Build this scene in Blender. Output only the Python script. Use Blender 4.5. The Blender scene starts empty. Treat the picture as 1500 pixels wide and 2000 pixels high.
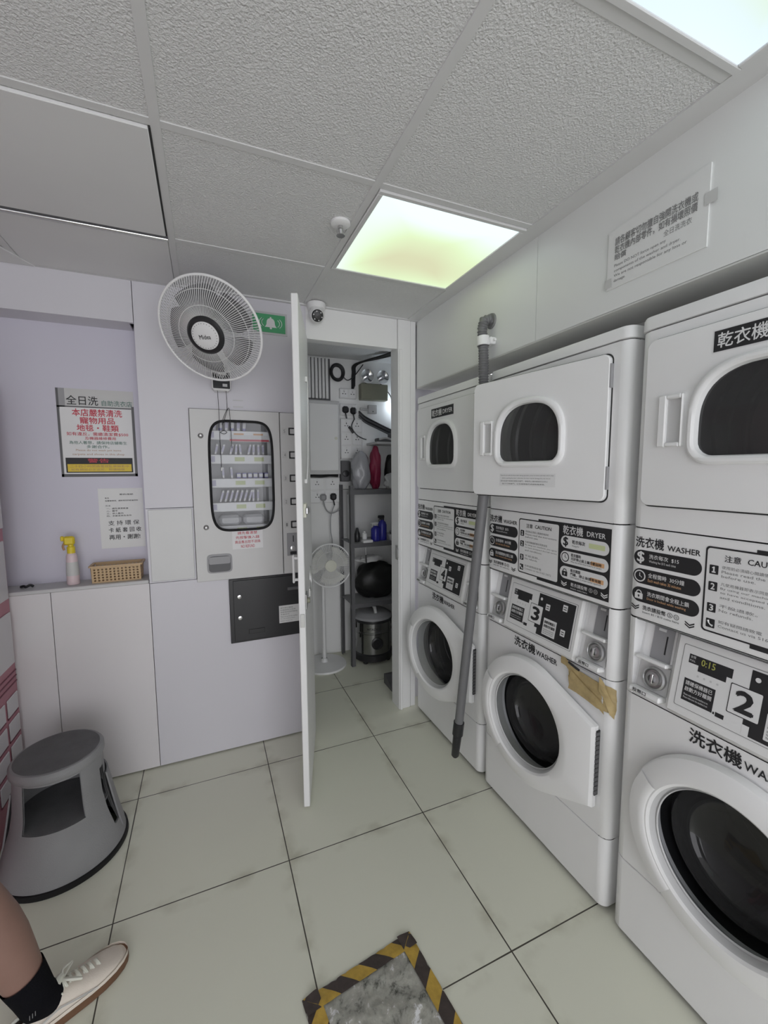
import bpy, math, random
from mathutils import Vector, Matrix
random.seed(7)
SC = bpy.context.scene
COL = SC.collection
PI = math.pi

# ------------------------------------------------------------------ camera
def make_camera():
    f, yaw, pitch, roll, h = 824.24, 0.39935, 0.09720, -0.00584, 1.5405
    fw = Vector((math.sin(yaw)*math.cos(pitch), math.cos(yaw)*math.cos(pitch), -math.sin(pitch)))
    r = Vector((math.cos(yaw), -math.sin(yaw), 0)); u = r.cross(fw)
    r2 = r*math.cos(roll)+u*math.sin(roll); u2 = -r*math.sin(roll)+u*math.cos(roll)
    cd = bpy.data.cameras.new('camera'); co = bpy.data.objects.new('camera', cd); COL.objects.link(co)
    m = Matrix.Identity(4)
    for i in range(3):
        m[i][0], m[i][1], m[i][2] = r2[i], u2[i], -fw[i]
    m[0][3], m[1][3], m[2][3] = 0, 0, h
    co.matrix_world = m
    cd.sensor_fit = 'VERTICAL'; cd.sensor_height = 36; cd.sensor_width = 27
    cd.lens = f/2000*36; cd.clip_start = 0.02; cd.clip_end = 100
    SC.camera = co
make_camera()

# ------------------------------------------------------------------ world, daylight, exposure
W = bpy.data.worlds.new('daylight'); SC.world = W; W.use_nodes = True
bg = W.node_tree.nodes['Background']
bg.inputs[0].default_value = (0.95, 0.95, 1.0, 1); bg.inputs[1].default_value = 3.5
pl = bpy.data.lights.new('shopfront_portal', 'AREA'); pl.shape = 'RECTANGLE'; pl.size = 2.6; pl.size_y = 2.38
plo = bpy.data.objects.new('shopfront_portal', pl); COL.objects.link(plo)
plo.location = (0.0, -2.55, 1.2); plo.rotation_euler = (PI/2, 0, 0)
pl.cycles.is_portal = True
p2 = bpy.data.lights.new('side_window_portal', 'AREA'); p2.shape = 'RECTANGLE'; p2.size = 1.05; p2.size_y = 2.3
p2o = bpy.data.objects.new('side_window_portal', p2); COL.objects.link(p2o)
p2o.location = (-1.46, -2.05, 1.2); p2o.rotation_euler = (PI/2, 0, -PI/2)
p2.cycles.is_portal = True
PANEL_E = 1.22
SC.view_settings.view_transform = 'Standard'; SC.view_settings.look = 'None'
SC.view_settings.gamma = 1; SC.view_settings.use_curve_mapping = False
SC.view_settings.exposure = 0.0
SC.cycles.max_bounces = 10; SC.cycles.diffuse_bounces = 6; SC.cycles.transparent_max_bounces = 12
SC.cycles.use_denoising = True
SC.cycles.sample_clamp_indirect = 6

# ------------------------------------------------------------------ materials
MATS = {}
def mat(name, rgb=(.7, .7, .7), rough=.5, metal=0., var=.03, vs=9., bump=0., bs=80., spec=.5, coat=0., emit=None, es=0., stretch=None):
    m = bpy.data.materials.new(name); m.use_nodes = True; nt = m.node_tree
    b = nt.nodes['Principled BSDF']
    b.inputs['Roughness'].default_value = rough; b.inputs['Metallic'].default_value = metal
    b.inputs['Specular IOR Level'].default_value = spec
    b.inputs['Coat Weight'].default_value = coat
    tc = nt.nodes.new('ShaderNodeTexCoord')
    n = nt.nodes.new('ShaderNodeTexNoise'); n.inputs['Scale'].default_value = vs; n.inputs['Detail'].default_value = 3
    nt.links.new(tc.outputs['Object'], n.inputs['Vector'])
    mx = nt.nodes.new('ShaderNodeMix'); mx.data_type = 'RGBA'
    mx.inputs[6].default_value = (*[max(0, c*(1-var)) for c in rgb], 1)
    mx.inputs[7].default_value = (*[min(1, c*(1+var)) for c in rgb], 1)
    nt.links.new(n.outputs['Fac'], mx.inputs[0]); nt.links.new(mx.outputs[2], b.inputs['Base Color'])
    if bump:
        n2 = nt.nodes.new('ShaderNodeTexNoise'); n2.inputs['Scale'].default_value = bs; n2.inputs['Detail'].default_value = 4
        src = tc.outputs['Object']
        if stretch:
            mp = nt.nodes.new('ShaderNodeMapping'); mp.inputs['Scale'].default_value = stretch
            nt.links.new(src, mp.inputs['Vector']); src = mp.outputs['Vector']
        nt.links.new(src, n2.inputs['Vector'])
        bp = nt.nodes.new('ShaderNodeBump'); bp.inputs['Strength'].default_value = bump; bp.inputs['Distance'].default_value = .004
        nt.links.new(n2.outputs['Fac'], bp.inputs['Height']); nt.links.new(bp.outputs['Normal'], b.inputs['Normal'])
    if emit:
        b.inputs['Emission Color'].default_value = (*emit, 1); b.inputs['Emission Strength'].default_value = es
    MATS[name] = m
    return m

def glassmat(name, tint, rough=.03, base=0., power=1.0):
    m = bpy.data.materials.new(name); m.use_nodes = True; nt = m.node_tree; nt.nodes.clear()
    out = nt.nodes.new('ShaderNodeOutputMaterial'); t = nt.nodes.new('ShaderNodeBsdfTransparent'); t.inputs[0].default_value = (*tint, 1)
    g = nt.nodes.new('ShaderNodeBsdfGlossy'); g.inputs['Roughness'].default_value = rough; g.inputs[0].default_value = (.9, .9, .9, 1)
    fr = nt.nodes.new('ShaderNodeFresnel'); fr.inputs[0].default_value = 1.45
    ma = nt.nodes.new('ShaderNodeMath'); ma.operation = 'MULTIPLY'; ma.inputs[1].default_value = power
    nt.links.new(fr.outputs[0], ma.inputs[0])
    if base:
        df = nt.nodes.new('ShaderNodeBsdfDiffuse'); df.inputs[0].default_value = (base, base, base, 1)
        m0 = nt.nodes.new('ShaderNodeMixShader'); m0.inputs[0].default_value = .5; nt.links.new(t.outputs[0], m0.inputs[1]); nt.links.new(df.outputs[0], m0.inputs[2]); t = m0
    mx = nt.nodes.new('ShaderNodeMixShader'); nt.links.new(ma.outputs[0], mx.inputs[0]); nt.links.new(t.outputs[0], mx.inputs[1]); nt.links.new(g.outputs[0], mx.inputs[2])
    nt.links.new(mx.outputs[0], out.inputs[0])
    MATS[name] = m
    return m

white = mat('white_enamel', (.84, .84, .84), .32, var=.015)
whitep = mat('white_plastic', (.79, .79, .785), .4, var=.015)
white2 = mat('bright_white', (.84, .84, .84), .38, var=.01)
gapm = mat('dark_gap', (.03, .03, .03), .8)
black = mat('print_black', (.018, .018, .02), .55)
blackp = mat('black_plastic', (.02, .02, .022), .35)
rubber = mat('black_rubber', (.013, .013, .014), .55, bump=.1, spec=.25)
printw = mat('print_white', (.76, .76, .76), .5, var=.005)
printg = mat('print_grey', (.22, .22, .22), .55)
lam = mat('laminate_white', (.66, .65, .69), .42, var=.02, vs=2.5)
laml = mat('laminate_lilac', (.62, .605, .69), .45, var=.03, vs=2)
lamr = mat('laminate_bulkhead', (.76, .77, .76), .3, var=.015, vs=2)
lamd = mat('laminate_lower', (.72, .70, .71), .42, var=.02, vs=2.5)
clos = mat('closet_white', (.85, .85, .84), .6, var=.03, vs=2)
soff = mat('soffit_grey', (.60, .60, .58), .6)
doorw = mat('door_white', (.82, .82, .82), .4, var=.015)
steel = mat('brushed_steel', (.5, .5, .5), .3, metal=.9, var=.08, vs=30)
chrome = mat('chrome', (.75, .75, .76), .15, metal=1)
darkst = mat('dark_drum_steel', (.22, .22, .225), .38, metal=.6, var=.15, vs=30)
drydr = mat('dryer_drum_steel', (.40, .40, .40), .5, metal=.3)
greyp = mat('grey_plastic', (.33, .33, .34), .5)
greyl = mat('light_grey_plastic', (.58, .58, .58), .5)
greyd = mat('dark_grey_plastic', (.11, .11, .115), .5)
hoseg = mat('hose_grey', (.165, .165, .17), .45)
ivory = mat('ivory_plastic', (.68, .68, .58), .45)
olive = mat('beige_metal', (.24, .24, .18), .5)
stoolm = mat('stool_grey', (.265, .265, .27), .6, var=.22, vs=5, bump=.3, bs=220)
stoolt = mat('stool_tread', (.14, .14, .145), .85, var=.25, vs=14, bump=.6, bs=350)
tan = mat('tan_plastic', (.56, .40, .23), .5)
yellow = mat('yellow_plastic', (.75, .58, .03), .4)
pinkp = mat('pink_panel', (.42, .17, .215), .45, var=.05)
pinkw = mat('pale_panel', (.62, .60, .62), .4)
pinkd = mat('pink_groove', (.2, .07, .10), .6)
pinkbt = mat('pale_pink_bottle', (.72, .58, .60), .35)
green = mat('sign_green', (.07, .36, .16), .4)
red = mat('print_red', (.55, .05, .08), .5)
brown = mat('print_brown', (.42, .24, .12), .5)
yprint = mat('print_yellow', (.74, .55, .05), .5)
lime = mat('print_lime', (.62, .68, .38), .5)
orange = mat('print_orange', (.72, .42, .22), .5)
paper = mat('paper', (.76, .765, .755), .6, var=.02)
paperg = mat('paper_grey', (.58, .58, .57), .55, var=.04)
tapeb = mat('packing_tape', (.46, .35, .17), .18, var=.3, vs=40, bump=.6, bs=45)
hazy = mat('hazard_yellow', (.52, .34, .06), .4, var=.45, vs=38, bump=.5, bs=60)
hazb = mat('hazard_black', (.06, .045, .04), .5, var=.5, vs=40, bump=.3)
skin = mat('skin', (.25, .145, .115), .5, var=.12, vs=14, bump=.06, bs=120)
sockm = mat('black_knit', (.006, .006, .008), .95, spec=.1, bump=.4, bs=400)
canvas = mat('shoe_canvas', (.70, .63, .55), .8, var=.08, vs=20, bump=.25, bs=500)
canvas2 = mat('shoe_lace', (.68, .68, .60), .8, var=.08, bump=.3, bs=500)
gum = mat('gum_sole', (.15, .075, .04), .6, var=.2, vs=40)
bluep = mat('blue_liquid', (.03, .03, .30), .25)
redbag = mat('red_bag', (.26, .02, .06), .5, bump=.5, bs=25)
blackbag = mat('black_bag', (.008, .008, .008), .45, bump=.5, bs=25)
clearbag = mat('clear_bag', (.36, .36, .38), .25, bump=.6, bs=22)
whitebag = mat('white_bag', (.55, .55, .55), .4, bump=.6, bs=30)
bluepk = mat('blue_packet', (.26, .25, .50), .4, var=.2)
whitepk = mat('white_packet', (.75, .75, .76), .4)
ledg = mat('led_digit', (.25, .25, .08), .4, emit=(.45, .45, .08), es=.22)
lampm = mat('lamp_glow', (.8, .9, 1), .4, emit=(.80, .9, 1), es=28)
sgreen = mat('dark_green_print', (.10, .20, .16), .5)
purple = mat('lilac_rail', (.50, .48, .62), .4)
gl_dark = glassmat('smoked_glass', (.50, .50, .51), .03, base=.06, power=.8)
gl_dry = glassmat('smoked_dryer_glass', (.62, .62, .63), .06, base=.085, power=.5)
gl_clear = glassmat('clear_glass', (.86, .87, .88), .03, power=.9)
gl_shop = glassmat('shop_glass', (.97, .98, .98), .0)
gl_bowl = glassmat('glass_bowl_rim', (.72, .73, .74), .04, power=1.2)

def floor_mat():
    m = bpy.data.materials.new('floor_tile'); m.use_nodes = True; nt = m.node_tree; b = nt.nodes['Principled BSDF']
    L = nt.links.new
    tc = nt.nodes.new('ShaderNodeTexCoord'); sx = nt.nodes.new('ShaderNodeSeparateXYZ'); L(tc.outputs['Object'], sx.inputs[0])
    def M(op, a, bb=None):
        n = nt.nodes.new('ShaderNodeMath'); n.operation = op
        for i, v in enumerate((a, bb)):
            if v is None: continue
            if isinstance(v, (int, float)): n.inputs[i].default_value = v
            else: L(v, n.inputs[i])
        return n.outputs[0]
    edge = []
    cells = []
    for o, off, per in ((sx.outputs[0], -.3573+6.0, .6), (sx.outputs[1], .9619-6.035+.0, .6035)):
        t = M('DIVIDE', M('SUBTRACT', o, off-12*per), per)
        fr = M('FRACT', t); cells.append(M('FLOOR', t))
        d = M('MINIMUM', fr, M('SUBTRACT', 1.0, fr)); edge.append(M('MULTIPLY', d, per))
    d = M('MINIMUM', edge[0], edge[1])
    nz = nt.nodes.new('ShaderNodeTexNoise'); nz.inputs['Scale'].default_value = 4; nz.inputs['Detail'].default_value = 5; L(tc.outputs['Object'], nz.inputs['Vector'])
    wd = M('ADD', M('MULTIPLY', nz.outputs['Fac'], .0018), .0012)
    line = M('LESS_THAN', d, wd)
    soil = nt.nodes.new('ShaderNodeMapRange'); soil.inputs[1].default_value = 0; soil.inputs[2].default_value = .05; soil.inputs[3].default_value = .9; soil.inputs[4].default_value = 0
    L(d, soil.inputs[0])
    nz2 = nt.nodes.new('ShaderNodeTexNoise'); nz2.inputs['Scale'].default_value = 9; nz2.inputs['Detail'].default_value = 6; L(tc.outputs['Object'], nz2.inputs['Vector'])
    sm = M('MULTIPLY', soil.outputs[0], M('MAXIMUM', M('MULTIPLY', M('SUBTRACT', nz2.outputs['Fac'], .47), 4.5), 0.0))
    cb = nt.nodes.new('ShaderNodeCombineXYZ'); L(cells[0], cb.inputs[0]); L(cells[1], cb.inputs[1])
    wn = nt.nodes.new('ShaderNodeTexWhiteNoise'); L(cb.outputs[0], wn.inputs['Vector'])
    c1 = nt.nodes.new('ShaderNodeMix'); c1.data_type = 'RGBA'; c1.inputs[6].default_value = (.72, .725, .615, 1); c1.inputs[7].default_value = (.76, .765, .640, 1)
    L(M('MULTIPLY', M('ADD', wn.outputs['Value'], nz.outputs['Fac']), .5), c1.inputs[0])
    c2 = nt.nodes.new('ShaderNodeMix'); c2.data_type = 'RGBA'; c2.inputs[7].default_value = (.50, .49, .385, 1); L(sm, c2.inputs[0]); L(c1.outputs[2], c2.inputs[6])
    c3 = nt.nodes.new('ShaderNodeMix'); c3.data_type = 'RGBA'; c3.inputs[7].default_value = (.07, .065, .05, 1); L(line, c3.inputs[0]); L(c2.outputs[2], c3.inputs[6])
    L(c3.outputs[2], b.inputs['Base Color'])
    b.inputs['Roughness'].default_value = .42; b.inputs['Specular IOR Level'].default_value = .4
    bp = nt.nodes.new('ShaderNodeBump'); bp.inputs['Strength'].default_value = .4; bp.inputs['Distance'].default_value = .002
    L(M('SUBTRACT', 1.0, line), bp.inputs['Height']); L(bp.outputs[0], b.inputs['Normal'])
    return m
floorm = floor_mat()
def ceil_mat():
    m = mat('ceiling_tile', (.72, .72, .72), .9, var=.03, vs=5)
    nt = m.node_tree; b = nt.nodes['Principled BSDF']; L = nt.links.new
    tc = [n for n in nt.nodes if n.type == 'TEX_COORD'][0]
    wv = nt.nodes.new('ShaderNodeTexVoronoi'); wv.inputs['Scale'].default_value = 165
    n = nt.nodes.new('ShaderNodeTexNoise'); n.inputs['Scale'].default_value = 110; n.inputs['Detail'].default_value = 3
    L(tc.outputs['Object'], n.inputs['Vector'])
    ad = nt.nodes.new('ShaderNodeVectorMath'); ad.operation = 'MULTIPLY_ADD'; ad.inputs[1].default_value = (.012, .012, .012)
    L(n.outputs['Color'], ad.inputs[0]); L(tc.outputs['Object'], ad.inputs[2]); L(ad.outputs[0], wv.inputs['Vector'])
    bp = nt.nodes.new('ShaderNodeBump'); bp.inputs['Strength'].default_value = .85; bp.inputs['Distance'].default_value = .003
    L(wv.outputs['Distance'], bp.inputs['Height']); L(bp.outputs[0], b.inputs['Normal'])
    return m
ceilm = ceil_mat()
gridm = mat('grid_bar_white', (.66, .66, .66), .5)
smoothc = mat('smooth_ceiling', (.72, .72, .72), .6, var=.05, vs=3)
def panel_mat(name, e):
    m = bpy.data.materials.new(name); m.use_nodes = True; nt = m.node_tree; nt.nodes.clear(); L = nt.links.new
    out = nt.nodes.new('ShaderNodeOutputMaterial'); em = nt.nodes.new('ShaderNodeEmission'); L(em.outputs[0], out.inputs[0])
    tc = nt.nodes.new('ShaderNodeTexCoord'); n = nt.nodes.new('ShaderNodeTexNoise'); n.inputs['Scale'].default_value = 1.7; n.inputs['Detail'].default_value = 0
    L(tc.outputs['Object'], n.inputs['Vector'])
    r = nt.nodes.new('ShaderNodeValToRGB'); L(n.outputs['Fac'], r.inputs[0])
    r.color_ramp.elements[0].position = .34; r.color_ramp.elements[0].color = (.60, .61, .40, 1)
    r.color_ramp.elements[1].position = .70; r.color_ramp.elements[1].color = (.79, .93, .93, 1)
    k = r.color_ramp.elements.new(.48); k.color = (.66, .79, .50, 1)
    sp = nt.nodes.new('ShaderNodeSeparateXYZ'); L(tc.outputs['Object'], sp.inputs[0])
    def A(op, a, b_=None):
        q = nt.nodes.new('ShaderNodeMath'); q.operation = op
        for i, v in enumerate((a, b_)):
            if v is None: continue
            if isinstance(v, (int, float)): q.inputs[i].default_value = v
            else: L(v, q.inputs[i])
        return q.outputs[0]
    d = A('MAXIMUM', A('ABSOLUTE', sp.outputs[0]), A('ABSOLUTE', sp.outputs[1]))
    mr = nt.nodes.new('ShaderNodeMapRange'); mr.interpolation_type = 'SMOOTHSTEP'; L(d, mr.inputs[0]); mr.inputs[1].default_value = .04; mr.inputs[2].default_value = .30; mr.inputs[3].default_value = -.11; mr.inputs[4].default_value = .11
    for l in list(r.inputs[0].links): nt.links.remove(l)
    L(A('ADD', n.outputs['Fac'], mr.outputs[0]), r.inputs[0])
    L(r.outputs[0], em.inputs[0]); em.inputs[1].default_value = e
    MATS[name] = m
    return m
panelm = panel_mat('light_panel', PANEL_E)
panelm2 = panel_mat('light_panel_cool', PANEL_E)
_r = [n for n in panelm2.node_tree.nodes if n.type == 'VALTORGB'][0].color_ramp
_r.elements[0].color = (.64, .76, .58, 1); _r.elements[1].color = (.70, .82, .90, 1); _r.elements[2].color = (.82, .90, .95, 1)
def rough_mat():
    m = mat('grey_patch_film', (.36, .36, .33), .3, var=.3, vs=14, bump=1.0, bs=28)
    nt = m.node_tree; b = nt.nodes['Principled BSDF']; L = nt.links.new
    tc = [n for n in nt.nodes if n.type == 'TEX_COORD'][0]
    v = nt.nodes.new('ShaderNodeTexNoise'); v.inputs['Scale'].default_value = 19; v.inputs['Detail'].default_value = 12; v.inputs['Roughness'].default_value = .72; v.inputs['Distortion'].default_value = .35
    L(tc.outputs['Object'], v.inputs['Vector'])
    r = nt.nodes.new('ShaderNodeValToRGB'); L(v.outputs['Fac'], r.inputs[0])
    r.color_ramp.elements[0].position = .36; r.color_ramp.elements[0].color = (.06, .06, .05, 1)
    r.color_ramp.elements[1].position = .62; r.color_ramp.elements[1].color = (.74, .74, .74, 1)
    k = r.color_ramp.elements.new(.46); k.color = (.34, .34, .30, 1)
    k = r.color_ramp.elements.new(.58); k.color = (.42, .41, .36, 1)
    L(r.outputs[0], b.inputs['Base Color'])
    return m
patchm = rough_mat()

# ------------------------------------------------------------------ mesh builder
ORG = {}
TXT = {}
def V3(a): return Vector(a)
class Fr:
    """a frame: origin, two in-plane axes and a normal"""
    def __init__(s, o, u, v, n): s.o, s.u, s.v, s.n = V3(o), V3(u).normalized(), V3(v).normalized(), V3(n).normalized()
    def p(s, a, b, c=0.): return s.o+s.u*a+s.v*b+s.n*c

def text_mesh(s, bold):
    k = (s, 0)
    if k not in TXT:
        c = bpy.data.curves.new('t', 'FONT'); c.body = s; c.size = 1; c.resolution_u = 2
        o = bpy.data.objects.new('t', c); COL.objects.link(o)
        dg = bpy.context.evaluated_depsgraph_get(); dg.update()
        me = bpy.data.meshes.new_from_object(o.evaluated_get(dg))
        vs = [(v.co.x, v.co.y) for v in me.vertices]; fs = [tuple(p.vertices) for p in me.polygons]
        bpy.data.objects.remove(o); bpy.data.curves.remove(c); bpy.data.meshes.remove(me)
        if vs:
            xs = [v[0] for v in vs]; ys = [v[1] for v in vs]
            x0, x1, y0, y1 = min(xs), max(xs), min(ys), max(ys)
        else: x0 = y0 = 0; x1 = y1 = 1
        TXT[k] = (vs, fs, x0, x1, y0, y1)
    return TXT[k]

def curve_pts(p, k=6):
    """a smooth curve through the points"""
    q = [p[0]*2-p[1]]+p+[p[-1]*2-p[-2]]; out = []
    for i in range(1, len(q)-2):
        a, b, c, d = q[i-1:i+3]
        for j in range(k):
            t = j/k
            out.append((b*2+(c-a)*t+(a*2-b*5+c*4-d)*t*t+(b*3-a-c*3+d)*t*t*t)*.5)
    return out+[p[-1]]

class MB:
    def __init__(s): s.v, s.f, s.m = [], [], []
    def add(s, vs, fs, m):
        b = len(s.v); s.v += [Vector(v) for v in vs]
        s.f += [tuple(b+i for i in f) for f in fs]; s.m += [m]*len(fs)
        return s
    def box(s, x0, x1, y0, y1, z0, z1, m, bev=0.):
        x0, x1 = min(x0, x1), max(x0, x1); y0, y1 = min(y0, y1), max(y0, y1); z0, z1 = min(z0, z1), max(z0, z1)
        return s.fbox(Fr((x0, y0, z0), (1, 0, 0), (0, 1, 0), (0, 0, 1)), 0, x1-x0, 0, y1-y0, 0, z1-z0, m, bev)
    def fbox(s, fr, a0, a1, b0, b1, c0, c1, m, bev=0.):
        lo = (a0, b0, c0); hi = (a1, b1, c1)
        bev = min(bev, .49*min(hi[i]-lo[i] for i in range(3)))
        if bev <= 0:
            vs = [fr.p(a, b, c) for c in (c0, c1) for b in (b0, b1) for a in (a0, a1)]
            return s.add(vs, [(0, 2, 3, 1), (4, 5, 7, 6), (0, 1, 5, 4), (2, 6, 7, 3), (0, 4, 6, 2), (1, 3, 7, 5)], m)
        idx = {}; vs = []
        for sa in (0, 1):
            for sb in (0, 1):
                for sc in (0, 1):
                    for ax in range(3):
                        q = []
                        for i, sg in enumerate((sa, sb, sc)):
                            base = (lo, hi)[sg][i]
                            q.append(base if i == ax else base+(bev if sg == 0 else -bev))
                        idx[(sa, sb, sc, ax)] = len(vs); vs.append(fr.p(*q))
        fs = []
        for ax in range(3):
            o1, o2 = (ax+1) % 3, (ax+2) % 3
            for sg in (0, 1):
                cyc = []
                for (p, q) in ((0, 0), (1, 0), (1, 1), (0, 1)):
                    k = [0, 0, 0]; k[ax] = sg; k[o1] = p; k[o2] = q; cyc.append(idx[(*k, ax)])
                fs.append(tuple(cyc if sg else cyc[::-1]))
            for p in (0, 1):
                for q in (0, 1):
                    k0 = [0, 0, 0]; k0[o1] = p; k0[o2] = q; k0[ax] = 0; k1 = list(k0); k1[ax] = 1
                    fs.append((idx[(*k0, o1)], idx[(*k1, o1)], idx[(*k1, o2)], idx[(*k0, o2)]))
        for sa in (0, 1):
            for sb in (0, 1):
                for sc in (0, 1): fs.append(tuple(idx[(sa, sb, sc, a)] for a in range(3)))
        return s.add(vs, fs, m)
    def loft(s, loops, m, closed=True, cap0=False, cap1=False):
        n = len(loops[0]); vs = [p for l in loops for p in l]; fs = []
        for i in range(len(loops)-1):
            for j in range(n if closed else n-1):
                k = (j+1) % n
                fs.append((i*n+j, i*n+k, (i+1)*n+k, (i+1)*n+j))
        if cap0: fs.append(tuple(range(n))[::-1])
        if cap1: fs.append(tuple((len(loops)-1)*n+j for j in range(n)))
        return s.add(vs, fs, m)
    def prism(s, fr, poly, c0, c1, m):
        return s.loft([[fr.p(a, b, c0) for a, b in poly], [fr.p(a, b, c1) for a, b in poly]], m, True, True, True)
    def poly(s, fr, poly, c, m): return s.add([fr.p(a, b, c) for a, b in poly], [tuple(range(len(poly)))], m)
    def rect(s, fr, a0, b0, a1, b1, m, c=.0006): return s.poly(fr, [(a0, b0), (a1, b0), (a1, b1), (a0, b1)], c, m)
    def rrect(s, fr, a0, b0, a1, b1, m, c=.0006, r=None):
        return s.poly(fr, rr(a0, b0, a1, b1, r if r is not None else .5*min(a1-a0, b1-b0)), c, m)
    def disc(s, fr, a, b, r, m, c=.0006, n=24): return s.poly(fr, circ(a, b, r, n), c, m)
    def ring(s, fr, outer, inner, m, c=.0006):
        return s.loft([[fr.p(a, b, c) for a, b in outer], [fr.p(a, b, c) for a, b in inner]], m)
    def text(s, fr, t, a0, b0, a1, b1, m, c=.001, bold=.0):
        vs, fs, x0, x1, y0, y1 = text_mesh(t, bold)
        sx = (a1-a0)/max(x1-x0, 1e-6); sy = (b1-b0)/max(y1-y0, 1e-6)
        # heavier lettering: the same letters printed again, each a hair to one side
        w = bold*.9
        for dx, dy, dc in ((0, 0, 0),)+(((w, 0, .00012), (-w, 0, .00024), (0, w, .00036), (0, -w, .00048)) if bold else ()):
            s.add([fr.p(a0+(x-x0+dx)*sx, b0+(y-y0+dy)*sy, c+dc) for x, y in vs], fs, m)
        return s
    def cyl(s, p0, p1, r0, r1, m, seg=24, cap=True):
        p0, p1 = V3(p0), V3(p1); d = (p1-p0).normalized()
        u = d.orthogonal().normalized(); w = d.cross(u)
        l = [[p+(u*math.cos(2*PI*j/seg)+w*math.sin(2*PI*j/seg))*r for j in range(seg)] for p, r in ((p0, r0), (p1, r1))]
        return s.loft(l, m, True, cap, cap)
    def lathe(s, fr, prof, m, seg=48, a=0, b=0, cap0=False, cap1=False):
        l = [[fr.p(a+r*math.cos(2*PI*j/seg), b+r*math.sin(2*PI*j/seg), z) for j in range(seg)] for r, z in prof]
        return s.loft(l, m, True, cap0, cap1)
    def tube(s, pts, r, m, seg=10, cap=True, closed=False):
        pts = [V3(p) for p in pts]
        if not closed and 5 <= seg <= 10 and 3 <= len(pts) <= 10 and not isinstance(r, (list, tuple)): pts = curve_pts(pts)
        n = len(pts)
        rs = r if isinstance(r, (list, tuple)) else [r]*n
        tg = []
        for i in range(n):
            a = pts[i-1] if (i or closed) else pts[0]; b = pts[(i+1) % n] if (i < n-1 or closed) else pts[-1]
            tg.append((b-a).normalized())
        u = tg[0].orthogonal().normalized(); loops = []
        for i in range(n):
            u = (u-tg[i]*u.dot(tg[i])).normalized(); w = tg[i].cross(u)
            loops.append([pts[i]+(u*math.cos(2*PI*j/seg)+w*math.sin(2*PI*j/seg))*rs[i] for j in range(seg)])
        if closed: loops.append(loops[0]); cap = False
        return s.loft(loops, m, True, cap, cap)
    def grid(s, P, m):
        n, k = len(P), len(P[0])
        return s.add([p for r in P for p in r], [(i*k+j, i*k+j+1, (i+1)*k+j+1, (i+1)*k+j) for i in range(n-1) for j in range(k-1)], m)
    def build(s, name, parent=None, org=None, pivot=None, rotz=0., sharp=38):
        me = bpy.data.meshes.new(name)
        if parent is not None:
            base = V3(pivot) if pivot is not None else ORG[parent.name]
            loc = V3(pivot)-ORG[parent.name] if pivot is not None else Vector((0, 0, 0))
        else:
            if org is None:
                xs = [v.x for v in s.v]; ys = [v.y for v in s.v]; zs = [v.z for v in s.v]
                org = ((min(xs)+max(xs))/2, (min(ys)+max(ys))/2, min(zs))
            base = V3(org); loc = V3(org)
        me.from_pydata([v-base for v in s.v], [], s.f)
        names = []
        for x in s.m:
            if x.name not in names: names.append(x.name)
        for x in names: me.materials.append(bpy.data.materials[x])
        ix = {x: i for i, x in enumerate(names)}
        me.polygons.foreach_set('material_index', [ix[x.name] for x in s.m])
        me.polygons.foreach_set('use_smooth', [True]*len(me.polygons))
        me.update()
        me.set_sharp_from_angle(angle=math.radians(sharp))
        o = bpy.data.objects.new(name, me); COL.objects.link(o)
        o.parent = parent; o.location = loc; o.rotation_euler = (0, 0, rotz)
        ORG[o.name] = base
        return o

def circ(a, b, r, n=24, t0=0.): return [(a+r*math.cos(t0+2*PI*i/n), b+r*math.sin(t0+2*PI*i/n)) for i in range(n)]
def rr(a0, b0, a1, b1, r, n=6):
    out = []
    for (ca, cb, t) in ((a1-r, b0+r, -PI/2), (a1-r, b1-r, 0), (a0+r, b1-r, PI/2), (a0+r, b0+r, PI)):
        for i in range(n+1): out.append((ca+r*math.cos(t+PI/2*i/n), cb+r*math.sin(t+PI/2*i/n)))
    return out
def star(poly, c, angs):
    """points where rays from c at the given angles leave the polygon"""
    out = []
    n = len(poly)
    for t in angs:
        d = (math.cos(t), math.sin(t)); best = 0
        for i in range(n):
            x1, y1 = poly[i][0]-c[0], poly[i][1]-c[1]; x2, y2 = poly[(i+1) % n][0]-c[0], poly[(i+1) % n][1]-c[1]
            ex, ey = x2-x1, y2-y1; den = d[0]*ey-d[1]*ex
            if abs(den) < 1e-12: continue
            k = (x1*ey-y1*ex)/den; q = (x1*d[1]-y1*d[0])/den
            if k > 0 and -1e-6 <= q <= 1+1e-6: best = max(best, k)
        out.append((c[0]+d[0]*best, c[1]+d[1]*best))
    return out
def angles(n, poly=None, c=None):
    a = [2*PI*i/n for i in range(n)]
    for p in poly or []:
        t = math.atan2(p[1]-c[1], p[0]-c[0]) % (2*PI)
        j = min(range(n), key=lambda i: min(abs(a[i]-t), 2*PI-abs(a[i]-t))); a[j] = t
    return sorted(a)
def thing(name, label, cat, loc=(0, 0, 0), rotz=0., group=None, local=False):
    o = bpy.data.objects.new(name, None); COL.objects.link(o); o.empty_display_size = .1
    o.location = loc; o.rotation_euler = (0, 0, rotz); ORG[o.name] = Vector((0, 0, 0)) if local else V3(loc)
    return tag(o, label, cat, group)
def tag(o, label=None, cat=None, group=None, kind=None):
    if label: o['label'] = label
    if cat: o['category'] = cat
    if group: o['group'] = group
    if kind: o['kind'] = kind
    return o
def struct(o): o['kind'] = 'structure'; return o
def dup(root, loc=None, label=None, group=None):
    r = root.copy(); COL.objects.link(r)
    if loc is not None: r.location = loc
    if label: r['label'] = label
    if group: r['group'] = group
    for ch in list(root.children):
        c = ch.copy(); COL.objects.link(c); c.parent = r
        for g in list(ch.children):
            d = g.copy(); COL.objects.link(d); d.parent = c
    return r
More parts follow.
